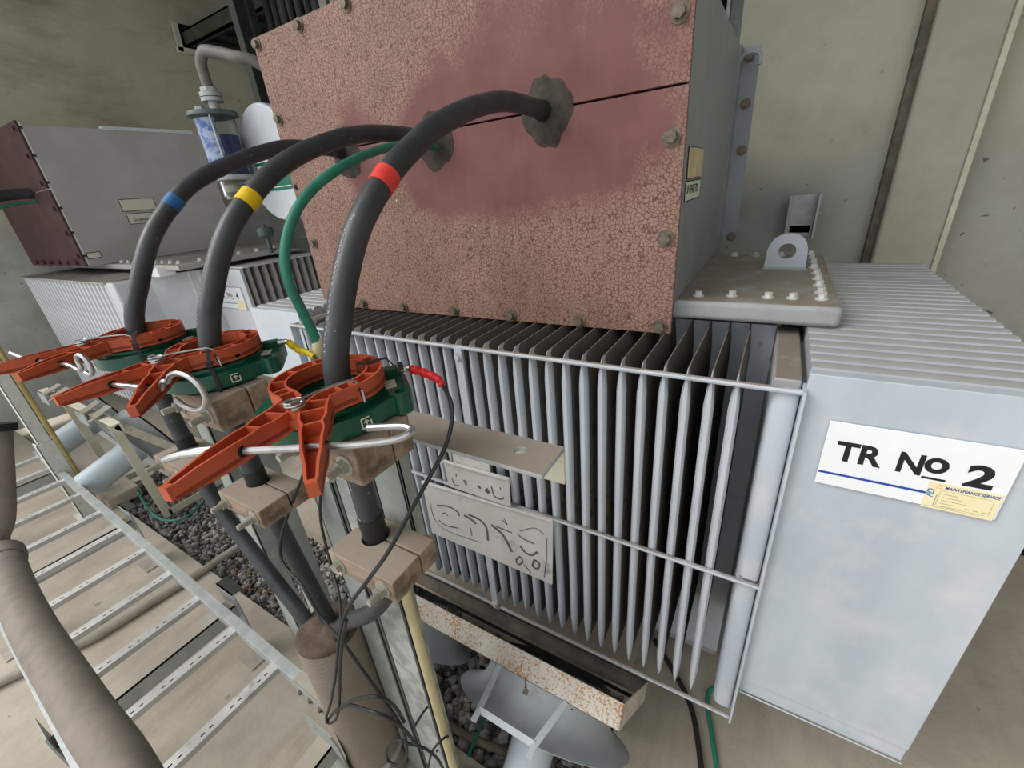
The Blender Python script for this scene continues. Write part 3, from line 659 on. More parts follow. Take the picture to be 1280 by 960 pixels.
# ================================================================== POWER CABLES
CP = {
 'red': (-.605, [(1.262, .184), (1.062, .190), (.919, .171), (.77, .127), (.665, .077), (.592, .031), (.519, -.032), (.469, -.102), (.432, -.173), (.402, -.254), (.386, -.45), (.386, -.64)],
         [(-.605, .386, -.70), (-.64, .39, -.80), (-.74, .395, -.93), (-.86, .40, -1.04), (-.93, .40, -1.12), (-.955, .40, -1.2)], (480, 226), M_redtape),
 'yellow': (-1.016, [(1.262, .165), (1.095, .175), (.939, .168), (.803, .139), (.678, .092), (.58, .027), (.515, -.032), (.454, -.122), (.403, -.239), (.382, -.435), (.383, -.63)],
         [(-1.016, .385, -.72), (-1.012, .395, -.9), (-1.015, .41, -1.08), (-1.02, .42, -1.2)], (310, 250), M_yeltape),
 'blue': (-1.443, [(1.262, .177), (1.042, .190), (.923, .172), (.784, .132), (.68, .089), (.615, .043), (.536, -.033), (.469, -.136), (.413, -.256), (.401, -.463), (.404, -.65)],
         [(-1.44, .40, -.74), (-1.38, .395, -.86), (-1.25, .39, -1.0), (-1.13, .385, -1.12), (-1.075, .385, -1.2)], (216, 254), M_blutape)}
LAB = {'red': 'thick black power cable with a red tape band', 'yellow': 'thick black power cable with a yellow tape band', 'blue': 'thick black power cable with a blue tape band'}
RC = .0218
for nm, (X, a, low, tp, tm) in CP.items():
    path = smoothpath([V((X, y, z)) for y, z in a]+[V(p) for p in low], 8)
    C_ = thing('power_cable', (X, .4, -1.2), LAB[nm], 'power cable')
    g = G(); g.tube(path, RC, 20); fin(g, 'sheath', M_cable, C_, ang=60)
    q = onx(*tp, X); i = min(range(len(path)), key=lambda k: (path[k]-q).length)
    dT = (path[i+1]-path[i-1]).normalized(); seg = smoothpath([path[i]-dT*.017, path[i], path[i]+dT*.017], 4)
    g = G(); g.tube(seg, RC+.0012, 20); fin(g, 'tape_band', tm, C_, ang=60)
    g = G(); g.tube([V((X, 1.248, a[0][1])), V((X, 1.20, a[0][1]+.002))], [.028, .0235], 20); fin(g, 'end_sleeve', M_soot, C_)
    # lower sleeve where the cable enters the bottom cleat
    g = G(); lz = -.565 if nm != 'blue' else -.585
    i0 = min(range(len(path)), key=lambda k: abs(path[k].z-lz) + (abs(path[k].x-X)*9)); q = path[i0]
    g.tube([q, q+V((0, .001, -.05))], RC+.0025, 20); fin(g, 'cut_sleeve', M_black, C_)
    # printed legend running along the sheath
    g = G(); s = 'XLPE POWER CABLE TYPE SOLUTION' if nm != 'red' else 'POWER CABLE EXTRO SOLUTION'
    d = 0; k0 = min(range(len(path)), key=lambda k: abs(path[k].z-(-.05))); pos = 0; ci = 0
    for k in range(k0, len(path)-1):
        if path[k].z < -.60 or ci >= len(s)*2: break
        L_ = (path[k+1]-path[k]).length
        while pos < L_ and ci < len(s)*2:
            p = path[k].lerp(path[k+1], pos/L_); t = (path[k+1]-path[k]).normalized()
            nrm = V((-.05, -1, 0)); nrm = (nrm-t*nrm.dot(t)).normalized(); ch = s[ci % len(s)]
            if ch != ' ' and not (-.40 < p.z < -.22): g.text(ch, p+nrm*(RC+.0002), t, nrm.cross(t), .0062, .0001, .0003, 1.3)
            pos += .0088; ci += 1
        pos -= L_
    fin(g, 'printed_legend', mat('pale legend ink', 'a3a3a1', rough=.6, bump=0) if 'pale legend ink' not in MATS else MATS['pale legend ink'], C_)

g = G(); xg = -.93
g.tube(smoothpath([V((-1.0, 1.255, .14)), V((-.985, 1.1, .145)), V((-.97, .95, .125)), onx(430, 207, xg), onx(390, 237, xg), onx(365, 275, xg), onx(356, 320, xg), onx(362, 355, xg), onx(378, 390, xg), onx(397, 432, xg), V((-.90, .54, -.40)), V((-.888, .50, -.45)), V((-.888, .475, -.56))], 8), .0115, 12)
EC = thing('earth_cable', (-.93, .6, -.2), 'green earth cable arching from the red box past the black cables', 'earth cable')
fin(g, 'sheath', M_gwire, EC)
q = onx(397, 432, xg); g = G(); g.tube([q+V((-.004, .01, .012)), q+V((.012, -.018, -.03))], .0155, 12); fin(g, 'end_cap', M_creampipe, EC)
g = G(); g.cyl((-.888, .458, -.56), (-.888, .48, -.56), .016, 12); g.cyl((-.888, .452, -.56), (-.888, .46, -.56), .011, 6); fin(g, 'lug', M_boltz, EC)

# ================================================================== CLAMPS, SENSORS, CLEATS
def arm_geo(g, sgn, end):
    """one half of the spring clamp: half ring, waist, handle. local: +u toward the handles, sgn = side"""
    h = .0145
    pts = []
    for t in range(176, 27, -8): pts.append((math.cos(rad(t))*.0745, math.sin(rad(t))*.0745*sgn, .0135))
    pts += [(.082, .0235*sgn, .0145), (.098, .022*sgn, .0165), (.115, .0235*sgn, .018)]
    bx, by = .128, .026*sgn; hv = V((end[0]-bx, end[1]-by, 0)); hl = hv.length; ca, sa = hv.x/hl, hv.y/hl
    n_ring = len(pts)
    for k, w in ((0, .019), (.14, .0185), (.24, .0135), (.36, .0155), (.48, .0135), (.62, .0125), (.8, .009), (.96, .0075), (1, .006)):
        pts.append((bx+ca*hl*k, by+sa*hl*k, w))
    HH = [h]*n_ring+[h*f for f in (1, 1, 1, 1, 1, .98, .85, .66, .6)]
    P_ = [V((a, b, 0)) for a, b, _ in pts]; W = [w for *_, w in pts]; n = len(P_); Lf = []; Rt = []
    for i in range(n):
        t = (P_[min(i+1, n-1)]-P_[max(i-1, 0)]).normalized(); nn = V((-t.y, t.x, 0)); Lf.append(P_[i]+nn*W[i]); Rt.append(P_[i]-nn*W[i])
    for side, o in ((Lf, -1), (Rt, 1)):
        inn = []
        for i in range(n):
            d = (P_[i]-side[i]).normalized(); inn.append(side[i]+d*.0034)
        vs = []; fs = []
        for i in range(n): vs += [side[i]+V((0, 0, -HH[i])), side[i]+V((0, 0, HH[i])), inn[i]+V((0, 0, HH[i])), inn[i]+V((0, 0, -HH[i]))]
        for i in range(n-1):
            for k in range(4): fs.append((i*4+k, i*4+(k+1) % 4, i*4+4+(k+1) % 4, i*4+4+k))
        fs += [(0, 1, 2, 3), tuple((n-1)*4+k for k in (3, 2, 1, 0))]
        g._add(vs, fs)
    # web and cross ribs
    vs = []; fs = []
    for i in range(n): vs += [Lf[i]+V((0, 0, -.004)), Rt[i]+V((0, 0, -.004)), Rt[i]+V((0, 0, -.010)), Lf[i]+V((0, 0, -.010))]
    for i in range(n-1):
        for k in range(4): fs.append((i*4+k, i*4+(k+1) % 4, i*4+4+(k+1) % 4, i*4+4+k))
    g._add(vs, fs)
    for i in [0, 4, 8, 12, 16, 18, 20, 22, 24, n-1]:
        if i >= n: continue
        a, b = Lf[i], Rt[i]; t = (P_[min(i+1, n-1)]-P_[max(i-1, 0)]).normalized()
        g.obox((a+b)/2+V((0, 0, .001)), (a-b)/2, t*(.0022 if i < n-1 else .004), V((0, 0, HH[i]-(.002 if i < n-1 else 0))))
    bmesh.ops.recalc_face_normals(g.bm, faces=g.bm.faces)
    return (bx+ca*hl*.48, by+sa*hl*.48)
CLAMPS = [('red', (-.600, .380), -57, (-.517, .112), (-.373, .185), 'orange plastic spring clamp around the red-banded black cable'),
          ('yellow', (-1.030, .413), -76, (-1.016, .148), (-.817, .186), 'orange plastic spring clamp around the yellow-banded black cable'),
          ('blue', (-1.385, .407), -84, (-1.424, .135), (-1.286, .156), 'orange plastic spring clamp around the blue-banded black cable')]
ZC = -.262
for ci, (nm, (cx, cy), hd, e1, e2, lab) in enumerate(CLAMPS):
    hd = rad(hd); cu = V((math.cos(hd), math.sin(hd), 0)); cv = V((-cu.y, cu.x, 0))
    root = thing('spring_clamp', (cx, cy, ZC), lab, 'clamp', 'orange clamps on the cables', hd)
    lc = lambda e: ((V((e[0]-cx, e[1]-cy, 0))).dot(cu), (V((e[0]-cx, e[1]-cy, 0))).dot(cv))
    g = G(); h1 = arm_geo(g, -1, lc(e1)); fin(g, 'jaw_arm', M_orange, root, local=True, ang=30)
    g = G(); h2 = arm_geo(g, 1, lc(e2)); fin(g, 'jaw_arm', M_orange, root, local=True, ang=30)
    g = G(); g.cyl((.120, 0, -.014), (.120, 0, .0165), .012, 14); g.obox((.120, 0, -.004), V((.012, 0, 0)), V((0, .012, 0)), V((0, 0, .006)))
    fin(g, 'pivot_pin', M_orange, root, local=True)
    g = G(); pts = [(.120+.0115*math.cos(rad(t)), .0125*math.sin(rad(t)), .0175+t/360*.0042) for t in range(0, 721, 30)]
    pts += [(.104, .018, .026), (.08, .036, .025), (.06, .056, .023), (.054, .064, .018), (.053, .069, .0), (.053, .069, -.018)]
    g.tube(pts, .0021, 8); fin(g, 'spring', M_steel, root, local=True)
    for sx, sgn in ((.035, 1), (.012, -1)):       # stamped arrow on the outer wall
        g = G(); a = rad(50 if sgn > 0 else -70); c = V((math.cos(a)*.0882, math.sin(a)*.0882, 0)); t = V((-math.sin(a), math.cos(a), 0)); e = V((math.cos(a), math.sin(a), 0))
        g.bar(c-V((0, 0, .008)), c+V((0, 0, .008)), .0016, .0006, e); g.bar(c+V((0, 0, .008)), c+V((0, 0, .003))+t*.004, .0016, .0006, e); g.bar(c+V((0, 0, .008)), c+V((0, 0, .003))-t*.004, .0016, .0006, e)
        fin(g, 'moulded_arrow', M_ink, root, local=True)
    # bent steel rod through both handles
    w1 = V((cx, cy, ZC))+cu*h1[0]+cv*h1[1]; w2 = V((cx, cy, ZC))+cu*h2[0]+cv*h2[1]; dr = (w2-w1).normalized(); pr = V((-dr.y, dr.x, 0))
    rl_ = Matrix.Rotation(-hd, 3, 'Z')
    for wq in (w1, w2):
        g = G(); q0 = rl_ @ (wq-V((cx, cy, ZC))); qd = rl_ @ dr; g.cyl(q0-qd*.0152, q0-qd*.0115, .0075, 14); g.cyl(q0+qd*.0115, q0+qd*.0152, .0075, 14); fin(g, 'pin_hole', M_dark, root, local=True)
    pin = thing('locking_pin', w1, 'bent steel rod through the clamp handles on the %s cable' % (nm+'-banded'), 'rod', 'steel rods through the clamp handles')
    g = G(); A_ = w1-dr*.03; B_ = w2+dr*.10
    if nm == 'red':
        pts = [A_+pr*.030+dr*.0+V((0, 0, -.012)), A_-dr*.045+pr*.030+V((0, 0, -.014)), A_-dr*.065+pr*.018+V((0, 0, -.012)), A_-dr*.06+V((0, 0, -.006)), A_-dr*.03, w1, w2, w2+dr*.05, B_+V((0, 0, .004)), B_+dr*.018+pr*.010+V((0, 0, .008)), B_+dr*.006+pr*.02+V((0, 0, .010)), B_-dr*.04+pr*.022+V((0, 0, .010))]
    elif nm == 'yellow':
        pts = [w1-dr*.02, w1, w2, w2+dr*.02, w2+dr*.035+V((0, 0, .015))]+[w2+dr*(.085+.042*math.cos(rad(t)))+V((0, 0, -.0+.034*math.sin(rad(t)))) for t in range(150, -170, -30)]+[w2+dr*.06+V((0, 0, -.03))]
    else:
        pts = [w1-dr*.11+V((0, 0, .012)), w1-dr*.04, w1, w2, w2+dr*.05, w2+dr*.08+V((0, 0, -.008))]+[w2+dr*(.115+.022*math.cos(rad(t)))+V((0, 0, .006+.022*math.sin(rad(t)))) for t in range(200, -160, -40)]
    g.tube(smoothpath(pts, 5), .0048, 10); fin(g, 'rod', M_steel, pin)

def sensor(nm, cx, cy, rot, lab, patch):
    root = thing('current_sensor', (cx, cy, -.30), lab, 'sensor', 'green split-core sensors under the clamps', rad(rot))
    # body plan: ring with a square lug toward local +x
    out = [(math.cos(rad(t))*.112, math.sin(rad(t))*.112) for t in range(40, 321, 10)]
    out += [(.098, -.066), (.116, -.070), (.129, -.062), (.133, -.045), (.131, .045), (.125, .062), (.112, .070), (.096, .064)]
    hole = [(math.cos(rad(t))*.052, math.sin(rad(t))*.052) for t in range(0, 360, 12)]
    g = G(); plate_with_hole(g, out, hole, (0, 0, -.022), (1, 0, 0), (0, 1, 0), (0, 0, .032)); fin(g, 'housing', M_green, root, local=True, bevel=.002)
    g = G(); g.ring((0, 0, .009), (0, 0, 1), .094, .056, .010, 40); fin(g, 'top_ring', M_green, root, local=True, bevel=.0015)
    for y in (-.056, .056):
        g = G(); g.ring((.113, y, -.022), (0, 0, 1), .017, .0085, .036, 20); fin(g, 'screw_boss', M_green, root, local=True)
        g = G(); g.cyl((.113, y, .002), (.113, y, .008), .0085, 12); fin(g, 'socket_screw', M_dark, root, local=True)
    if patch is not None: g = G(); g.box(.1318, .1332, -.03, .03, -.018, .008); fin(g, 'colour_patch', patch, root, local=True)
    g = G(); g.box(.093, .112, -.026, .008, .010, .0112); fin(g, 'maker_label', M_label, root, local=True)
    a = rad(-62); c = V((math.cos(a)*.1124, math.sin(a)*.1124, -.006)); t = V((-math.sin(a), math.cos(a), 0)); e = V((math.cos(a), math.sin(a), 0))
    g = G(); zz = V((0, 0, 1))
    for x0, z0, x1, z1 in ((-.008, -.008, -.008, .008), (-.008, .008, .006, .008), (-.008, -.008, .008, -.008), (.0, -.004, .0, .004), (.0, .004, -.004, .001), (.0, .004, .004, .001), (.008, -.008, .008, .002)):
        g.bar(c+t*x0+zz*z0, c+t*x1+zz*z1, .0022, .0006, e)
    fin(g, 'white_mark', M_label, root, local=True)
    g = G(); p0 = V((.118, .035, .016)); d = V((.75, .42, .03)).normalized()
    g.obox((.102, .035, .016), V((.02, 0, 0)), V((0, .012, 0)), V((0, 0, .008))); fin(g, 'socket_block', M_green, root, local=True, bevel=.002)
    g = G(); g.cyl(p0, p0+V((.012, 0, 0)), .008); g.cyl(p0+V((.010, 0, 0)), p0+V((.022, 0, 0)), .0065); fin(g, 'connector', M_steel, root, local=True)
    r = Matrix.Rotation(rad(rot), 3, 'Z')
    return V((cx, cy, -.30)) + r @ (p0+V((.02, 0, 0)))
s_red = sensor('red', -.612, .378, 52, 'green sensor ring with red patch around the red-banded cable', M_redtape)
s_yel = sensor('yellow', -1.035, .408, 50, 'green sensor ring around the yellow-banded cable, without a colour patch', None)
s_blu = sensor('blue', -1.40, .408, 46, 'green sensor ring with blue patch around the blue-banded cable', M_blutape)

def lead(pts, start, boot_pts, bm_, lab, bootlen):
    root = thing('signal_lead', start, lab, 'lead')
    bp_ = smoothpath(boot_pts, 10)
    g = G(); n = len(bp_)
    rr = [.0085*(1-.25*i/n)*(1.14 if (i//3) % 2 else .92) for i in range(n)]
    g.tube(bp_, rr, 12); fin(g, 'spiral_boot', bm_, root)
    g = G(); g.cyl(start, boot_pts[0], .0055); fin(g, 'plug', M_steel, root)
    g = G(); g.tube(smoothpath([boot_pts[-1]]+pts, 7), .0038, 8); fin(g, 'cord', M_black, root)
    return root
p0 = s_red; e = V((1, .25, 0)).normalized()
bpts = [p0+e*.008, ony(530, 466, p0.y+.015), ony(546, 473, p0.y+.02), ony(553, 482, p0.y+.02)]
rl = [ony(563, 500, .50), ony(565, 525, .48), ony(556, 560, .45), ony(535, 600, .41), ony(510, 645, .36), ony(485, 690, .31), ony(460, 725, .285), ony(434, 762, .28), ony(424, 800, .275), ony(420, 840, .275), ony(413, 880, .28), ony(408, 896, .28), ony(411, 904, .28), ony(420, 899, .28), ony(424, 880, .28), ony(425, 840, .27), ony(428, 800, .27), ony(433, 775, .275)]
lead(rl, s_red, bpts, M_redboot, 'black lead with red spiral wrap plugged into a green sensor', 1)
p0 = s_yel
bpts = [p0+e*.008, ony(373, 437, p0.y+.012), ony(385, 441, p0.y+.015), ony(393, 446, p0.y+.012)]
yl = [ony(402, 458, .50), V((-.73, .45, -.36)), ony(350, 680, .36)+V((.0, .0, 0)), ony(380, 735, .33), ony(404, 775, .32), ony(430, 805, .30), ony(455, 840, .30), ony(480, 875, .30), ony(497, 900, .30), ony(506, 920, .30), ony(508, 945, .30), ony(498, 957, .30), ony(485, 950, .30), ony(484, 935, .30), ony(497, 925, .31), ony(512, 930, .32), ony(530, 935, .34), ony(548, 950, .37), ony(560, 975, .40)]
lead(yl, s_yel, bpts, M_yelboot, 'black lead with yellow spiral wrap plugged into a green sensor', 1)
g = G(); g.tube(smoothpath([ony(408, 903, .285), ony(420, 888, .285), ony(440, 876, .27), ony(462, 871, .265), ony(480, 873, .28), ony(495, 885, .30), ony(505, 902, .31)], 7), .004, 8)
g.tube(smoothpath([ony(415, 893, .285), ony(435, 882, .27), ony(460, 888, .265), ony(485, 897, .28), ony(505, 912, .30), ony(520, 930, .32)], 7), .004, 8)
g.tube(smoothpath([ony(518, 908, .36), ony(528, 892, .42), ony(535, 883, .45)], 5), .0035, 8)
g.tube(smoothpath([ony(534, 965, .38), ony(540, 940, .40), ony(552, 925, .43), ony(560, 921, .46), ony(552, 932, .46), ony(545, 940, .44)], 5), .0035, 8)
tag(fin(g, 'coiled_cord', M_black), 'slack black cord looped over the big ribbed conduit', 'cord')
g = G(); g.tube(smoothpath([ony(408, 575, .47), ony(400, 640, .44), ony(412, 700, .40), ony(424, 745, .36), ony(427, 790, .30)], 6), .0035, 8)
tag(fin(g, 'thin_cord', M_black), 'thin black cord hanging along the post behind the red-banded cable', 'cord')

# black zip ties round clamp and sensor
for (cx, cy), a, lab in (((-.600, .380), -100, 'back'), ((-1.030, .413), -32, 'y'), ((-1.385, .407), -28, 'b')):
    a = rad(a if lab != 'back' else 55); e = V((math.cos(a), math.sin(a), 0)); c = V((cx, cy, 0))
    g = G(); lo, hi, ri, ro = -.326, -.243, .048, .1145
    pts = [c+e*ri+V((0, 0, lo)), c+e*ri+V((0, 0, hi)), c+e*(ro-.018)+V((0, 0, hi)), c+e*ro+V((0, 0, hi-.03)), c+e*ro+V((0, 0, lo))]
    for p, q in zip(pts, pts[1:]+pts[:1]): g.bar(p, q, .006, .002, V((-e.y, e.x, 0)).cross(q-p))
    g.obox(pts[3]+V((0, 0, .01))+e*.003, e*.004, V((-e.y, e.x, 0))*.005, V((0, 0, .006)))
    tag(fin(g, 'cable_tie', M_black), 'black zip tie holding the orange clamp on the %s cable' % {'back': 'red-banded', 'y': 'yellow-banded', 'b': 'blue-banded'}[lab], 'zip tie', 'zip ties holding the clamps')

def cleat(cx, yc, zt, h, lab, grp, studs):
    root = thing('cable_cleat', (cx, yc, zt-h), lab, 'cable cleat', grp)
    w = .087
    for y0, y1, nm in ((yc-.072, yc-.0015, 'front_half'), (yc+.0015, yc+.044, 'rear_half')):
        g = G(); x0, x1 = cx-w, cx+w; xc = cx-.03 if cx > -1.4 or cx < -1.42 else cx-.03; r = RC+.004; yi = yc
        front = y0 < yc-.05
        edge = y1 if front else y0; far = y0 if front else y1
        arc = [(xc+r*math.cos(rad(t)), edge+(-1 if front else 1)*r*math.sin(rad(t))) for t in range(0, 181, 15)]
        poly = [(x1, edge)]+arc+[(x0, edge), (x0, far), (x1, far)]
        g.prism(poly, (0, 0, zt-h), (1, 0, 0), (0, 1, 0), (0, 0, h)); fin(g, nm, M_wood, root, bevel=.0025)
    for bx, st in ((cx-w+.026, studs[0]), (cx+w-.028, studs[1])):
        g = G(); g.hexbolt((bx, yc-.072, zt-h*.5), (0, -1, 0), .0115, .010, True, st*.75); fin(g, 'bolt', M_boltz, root)
        g = G(); g.hexbolt((bx, yc+.044, zt-h*.5), (0, 1, 0), .0125, .01); fin(g, 'nut', M_boltz, root)
    return root
GU, GLo = 'hardwood cleats under the sensors', 'lower hardwood cleats'
for nm, cx, yc, zu, zl in (('red', -.575, .386, -.326, -.605), ('yellow', -.986, .386, -.326, -.60), ('blue', -1.413, .404, -.326, -.625)):
    which = {'red': 'red-banded', 'yellow': 'yellow-banded', 'blue': 'blue-banded'}[nm]
    cleat(cx, yc, zu, .068, 'hardwood cleat gripping the %s cable right under the green sensor' % which, GU, (.03, .03))
    cleat(cx, yc, zl, .05, 'hardwood cleat gripping the %s cable at its lower end' % which, GLo, (.0, .03) if nm == 'red' else (.03, .034))

# ================================================================== SUPPORTS
def cpost(x0, x1, y, zt, zb, m, name, lab, cat, depth=.05, pipe=None, pm=None):
    r = thing(name, ((x0+x1)/2, y, zb), lab, cat)
    g = G(); g.box(x0, x1, y, y+.007, zb, zt); g.box(x0, x0+.007, y, y+depth, zb, zt); g.box(x1-.007, x1, y, y+depth, zb, zt); fin(g, 'channel', m, r, bevel=.0015)
    if pipe is not None:
        g = G(); g.cyl((pipe, y+.02, zb), (pipe, y+.02, zt-.02 if zt < -.5 else zt), .014, 14); fin(g, 'side_pipe', pm, r)
    return r
pb = cpost(-.80, -.685, .448, -.42, FZ, M_postl, 'support_post', 'mottled zinc channel post with cream pipe, below the cleat of the red-banded cable', 'post')
g = G(); g.cyl((-.672, .462, FZ), (-.672, .462, -.67), .0135, 14); fin(g, 'side_pipe', M_creampipe, pb)
g = G(); q = ony(411, 592, .448); g.hexbolt((q.x, .448, q.z), (0, -1, 0), .015, .01); fin(g, 'bolt', M_post, pb)
g = G(); g.box(-.86, -.62, .40, .54, FZ, FZ+.01); fin(g, 'foot_plate', M_galv, pb)
cpost(-.935, -.838, .458, -.42, FZ, M_post, 'support_post', 'green grey channel post between the red-banded and yellow-banded cables', 'post')
pc = cpost(-.665, -.575, .455, -.46, -.70, M_post, 'hanger_plate', 'short green grey plate hanging from the angle iron behind the red-banded cable', 'plate', .03)
cpost(-1.27, -1.19, .47, -.42, FZ, M_post, 'support_post', 'green grey channel post behind the lower end of the yellow-banded cable', 'post')
cpost(-1.56, -1.47, .48, -.42, FZ+.05-.05, M_post, 'support_post', 'green grey channel post beside the lower end of the blue-banded cable', 'post')
A0 = thing('angle_bracket', (-.45, .57, -.5), 'dusty angle iron shelf with drilled hole in front of the fins', 'angle iron')
g = G(); outl = [(-1.62, .45), (-1.62, .607), (-.286, .607), (-.286, .512), (-.66, .512), (-.66, .45)]
hx = onz(650, 563, -.447); hol = [(hx.x+.012*math.cos(rad(t)), hx.y+.012*math.sin(rad(t))) for t in range(0, 360, 24)]
plate_with_hole(g, outl, hol, (0, 0, -.456), (1, 0, 0), (0, 1, 0), (0, 0, .009)); fin(g, 'flange', M_galv, A0, bevel=.001)
g = G(); g.box(-1.62, -.286, .599, .607, -.53, -.456); fin(g, 'web', M_cream, A0, bevel=.001)
w0 = ony(2, 470, .49); 
LP = thing('support_post', (-4.22, .5, FZ), 'chipped white channel post with ochre pipe beyond the cable ladder', 'post')
g = G(); g.box(-4.308, -4.30, .416, .489, -1.40, -.30); g.box(-4.38, -4.30, .416, .423, -1.40, -.30); g.box(-4.38, -4.30, .482, .489, -1.40, -.30); fin(g, 'channel', M_postw, LP, bevel=.002)
g = G(); g.box(-4.30, -4.29, .398, .495, FZ, -1.36); g.box(-4.38, -4.29, .398, .408, FZ, -1.36); g.box(-4.38, -4.29, .488, .495, FZ, -1.36); g.box(-4.42, -4.26, .37, .54, FZ, FZ+.012); fin(g, 'base_shoe', M_postw, LP, bevel=.003)
g = G(); g.cyl((-4.30, .506, FZ), (-4.30, .506, -.30), .0155, 14); fin(g, 'side_pipe', M_yelpipe, LP)

# big ribbed conduit with the three cables going in
K = thing('conduit_pipe', (-1.01, .40, FZ), 'upright dusty ribbed conduit swallowing the three black cables', 'conduit')
g = G(); cz = -1.165; g.lathe([(.094, FZ-cz), (.094, -.014), (.091, -.004), (.086, -.004), (.080, -.04), (.080, FZ-cz)], (-1.01, .40, cz), n=48); fin(g, 'ribbed_wall', M_conduit, K, ang=40)
g = G(); g.lathe([(.0925, -.012), (.0925, -.003), (.086, .004), (.07, .008), (.05, .012), (.025, .015), (0, .016)], (-1.01, .40, cz), n=40)
for v_ in g.bm.verts: v_.co.z += .008*noise.noise(v_.co*38)
fin(g, 'sealing_foam', M_foam, K, ang=70)
g = G(); g.lathe([(.094, 0), (.118, 0), (.118, .05), (.108, .06), (.094, .06)], (-1.01, .40, FZ), n=40); fin(g, 'base_collar', M_galv, K)
g = G(); g.ring((-1.01, .40, FZ+.20), (0, 0, 1), .100, .093, .028, 40); g.box(-1.02, -.99, .285, .305, FZ+.195, FZ+.235); fin(g, 'clamp_band', M_galv, K)

# ================================================================== CABLE LADDER
M_rail = mat('clean galvanised rail', 'bcc1c1', 'a5aaaa', 14, rough=.42, metal=.35, bump=.06)
LD = thing('cable_ladder', (-3.0, .13, FZ), 'galvanised cable ladder lying low over the concrete floor', 'cable ladder')
yr = lambda x: .343-(x+1.06)*.0226
ZR = -1.60; SP_ = .505
sd = V((1, -.0226, 0)).normalized(); wd = V((.0226, 1, 0)).normalized()
for off, s in ((0, -1), (-SP_, 1)):
    g = G(); a = V((-4.95, yr(-4.95)+off, 0)); b = V((-1.06, yr(-1.06)+off, 0))
    for (w, t, zc, dy) in ((.036, .004, ZR-.002, -.018*s), (.004, .056, ZR-.028, .0), (.02, .004, ZR-.054, -.01*s)):
        g.bar(a+V((0, 0, zc))+wd*dy, b+V((0, 0, zc))+wd*dy, w, t)
    fin(g, 'side_rail', M_rail, LD, bevel=.001)
for x in (-4.86, -4.52, -4.175, -3.826, -3.43, -3.085, -2.75, -2.42, -2.112, -1.784, -1.465):
    g = G(); c = V((x, yr(x)-SP_/2, ZR-.022)); g.use(M_galvr)
    g.obox(c, sd*.022, wd*(SP_/2-.002), V((0, 0, .0015))); g.obox(c+sd*.0215+V((0, 0, -.012)), sd*.001, wd*(SP_/2-.002), V((0, 0, .012))); g.obox(c-sd*.0215+V((0, 0, -.012)), sd*.001, wd*(SP_/2-.002), V((0, 0, .012)))
    g.use(M_dark)
    for k in range(-2, 3):
        for d in (-.014, .014): g.obox(c+wd*(k*.1+d)+sd*.004+V((0, 0, .0014)), sd*.0028, wd*.0065, V((0, 0, .0003)))
    fin(g, 'rung', None, LD)
g = G(); a = onz(388, 838, ZR); x0, x1 = -1.32, -1.07
for x_, in ((0,),):
    p = V((x0, yr(x0), ZR+.002)); q = V((x1, yr(x1), ZR+.002)); g.bar(p+V((0, .018, .001)), q+V((0, .018, .001)), .04, .004); g.bar(p+V((0, -.005, -.029)), q+V((0, -.005, -.029)), .004, .06)
fin(g, 'splice_plate', M_galv, LD)
for k in range(4):
    g = G(); x = -1.28+.06*k; g.hexbolt((x, yr(x)-.007, ZR-.029), (0, -1, 0), .008, .006); fin(g, 'bolt', M_boltd, LD)
for x, lab in ((-4.55, 'steel floor stand under the far end of the cable ladder'), (-3.24, 'steel floor stand under the cable ladder, third from the ribbed conduit'), (-1.98, 'steel floor stand under the cable ladder, second from the ribbed conduit'), (-1.085, 'steel floor stand under the ladder end beside the ribbed conduit')):
    r = thing('tray_stand', (x, .1, FZ), lab, 'stand', 'stands under the cable ladder'); y0, y1 = yr(x)-SP_-.06, yr(x)+(.075 if x < -1.2 else -.055)
    g = G(); g.box(x-.035, x+.035, y0, y1, -1.672, -1.666); g.box(x+.029, x+.035, y0, y1, -1.74, -1.666); fin(g, 'cross_beam', M_galv, r)
    for y in (y0+.002, y1):
        g = G(); g.prism([(x-.085, -1.585), (x+.06, -1.585), (x+.085, -1.63), (x+.075, FZ), (x-.03, FZ), (x-.075, -1.68)], (0, y, 0), (1, 0, 0), (0, 0, 1), (0, .006, 0)); fin(g, 'leg', M_galv if x < -1.2 else M_post, r)
        if y > 0 and x < -1.2: g = G(); g.box(x-.085, x+.06, y, y+.05, -1.590, -1.585); fin(g, 'top_flap', M_darkgreen, r)
        g = G(); g.box(x-.06, x+.08, y-.07, y+.006, FZ, FZ+.008); fin(g, 'foot', M_floorpipe if x > -4 else M_galv, r)

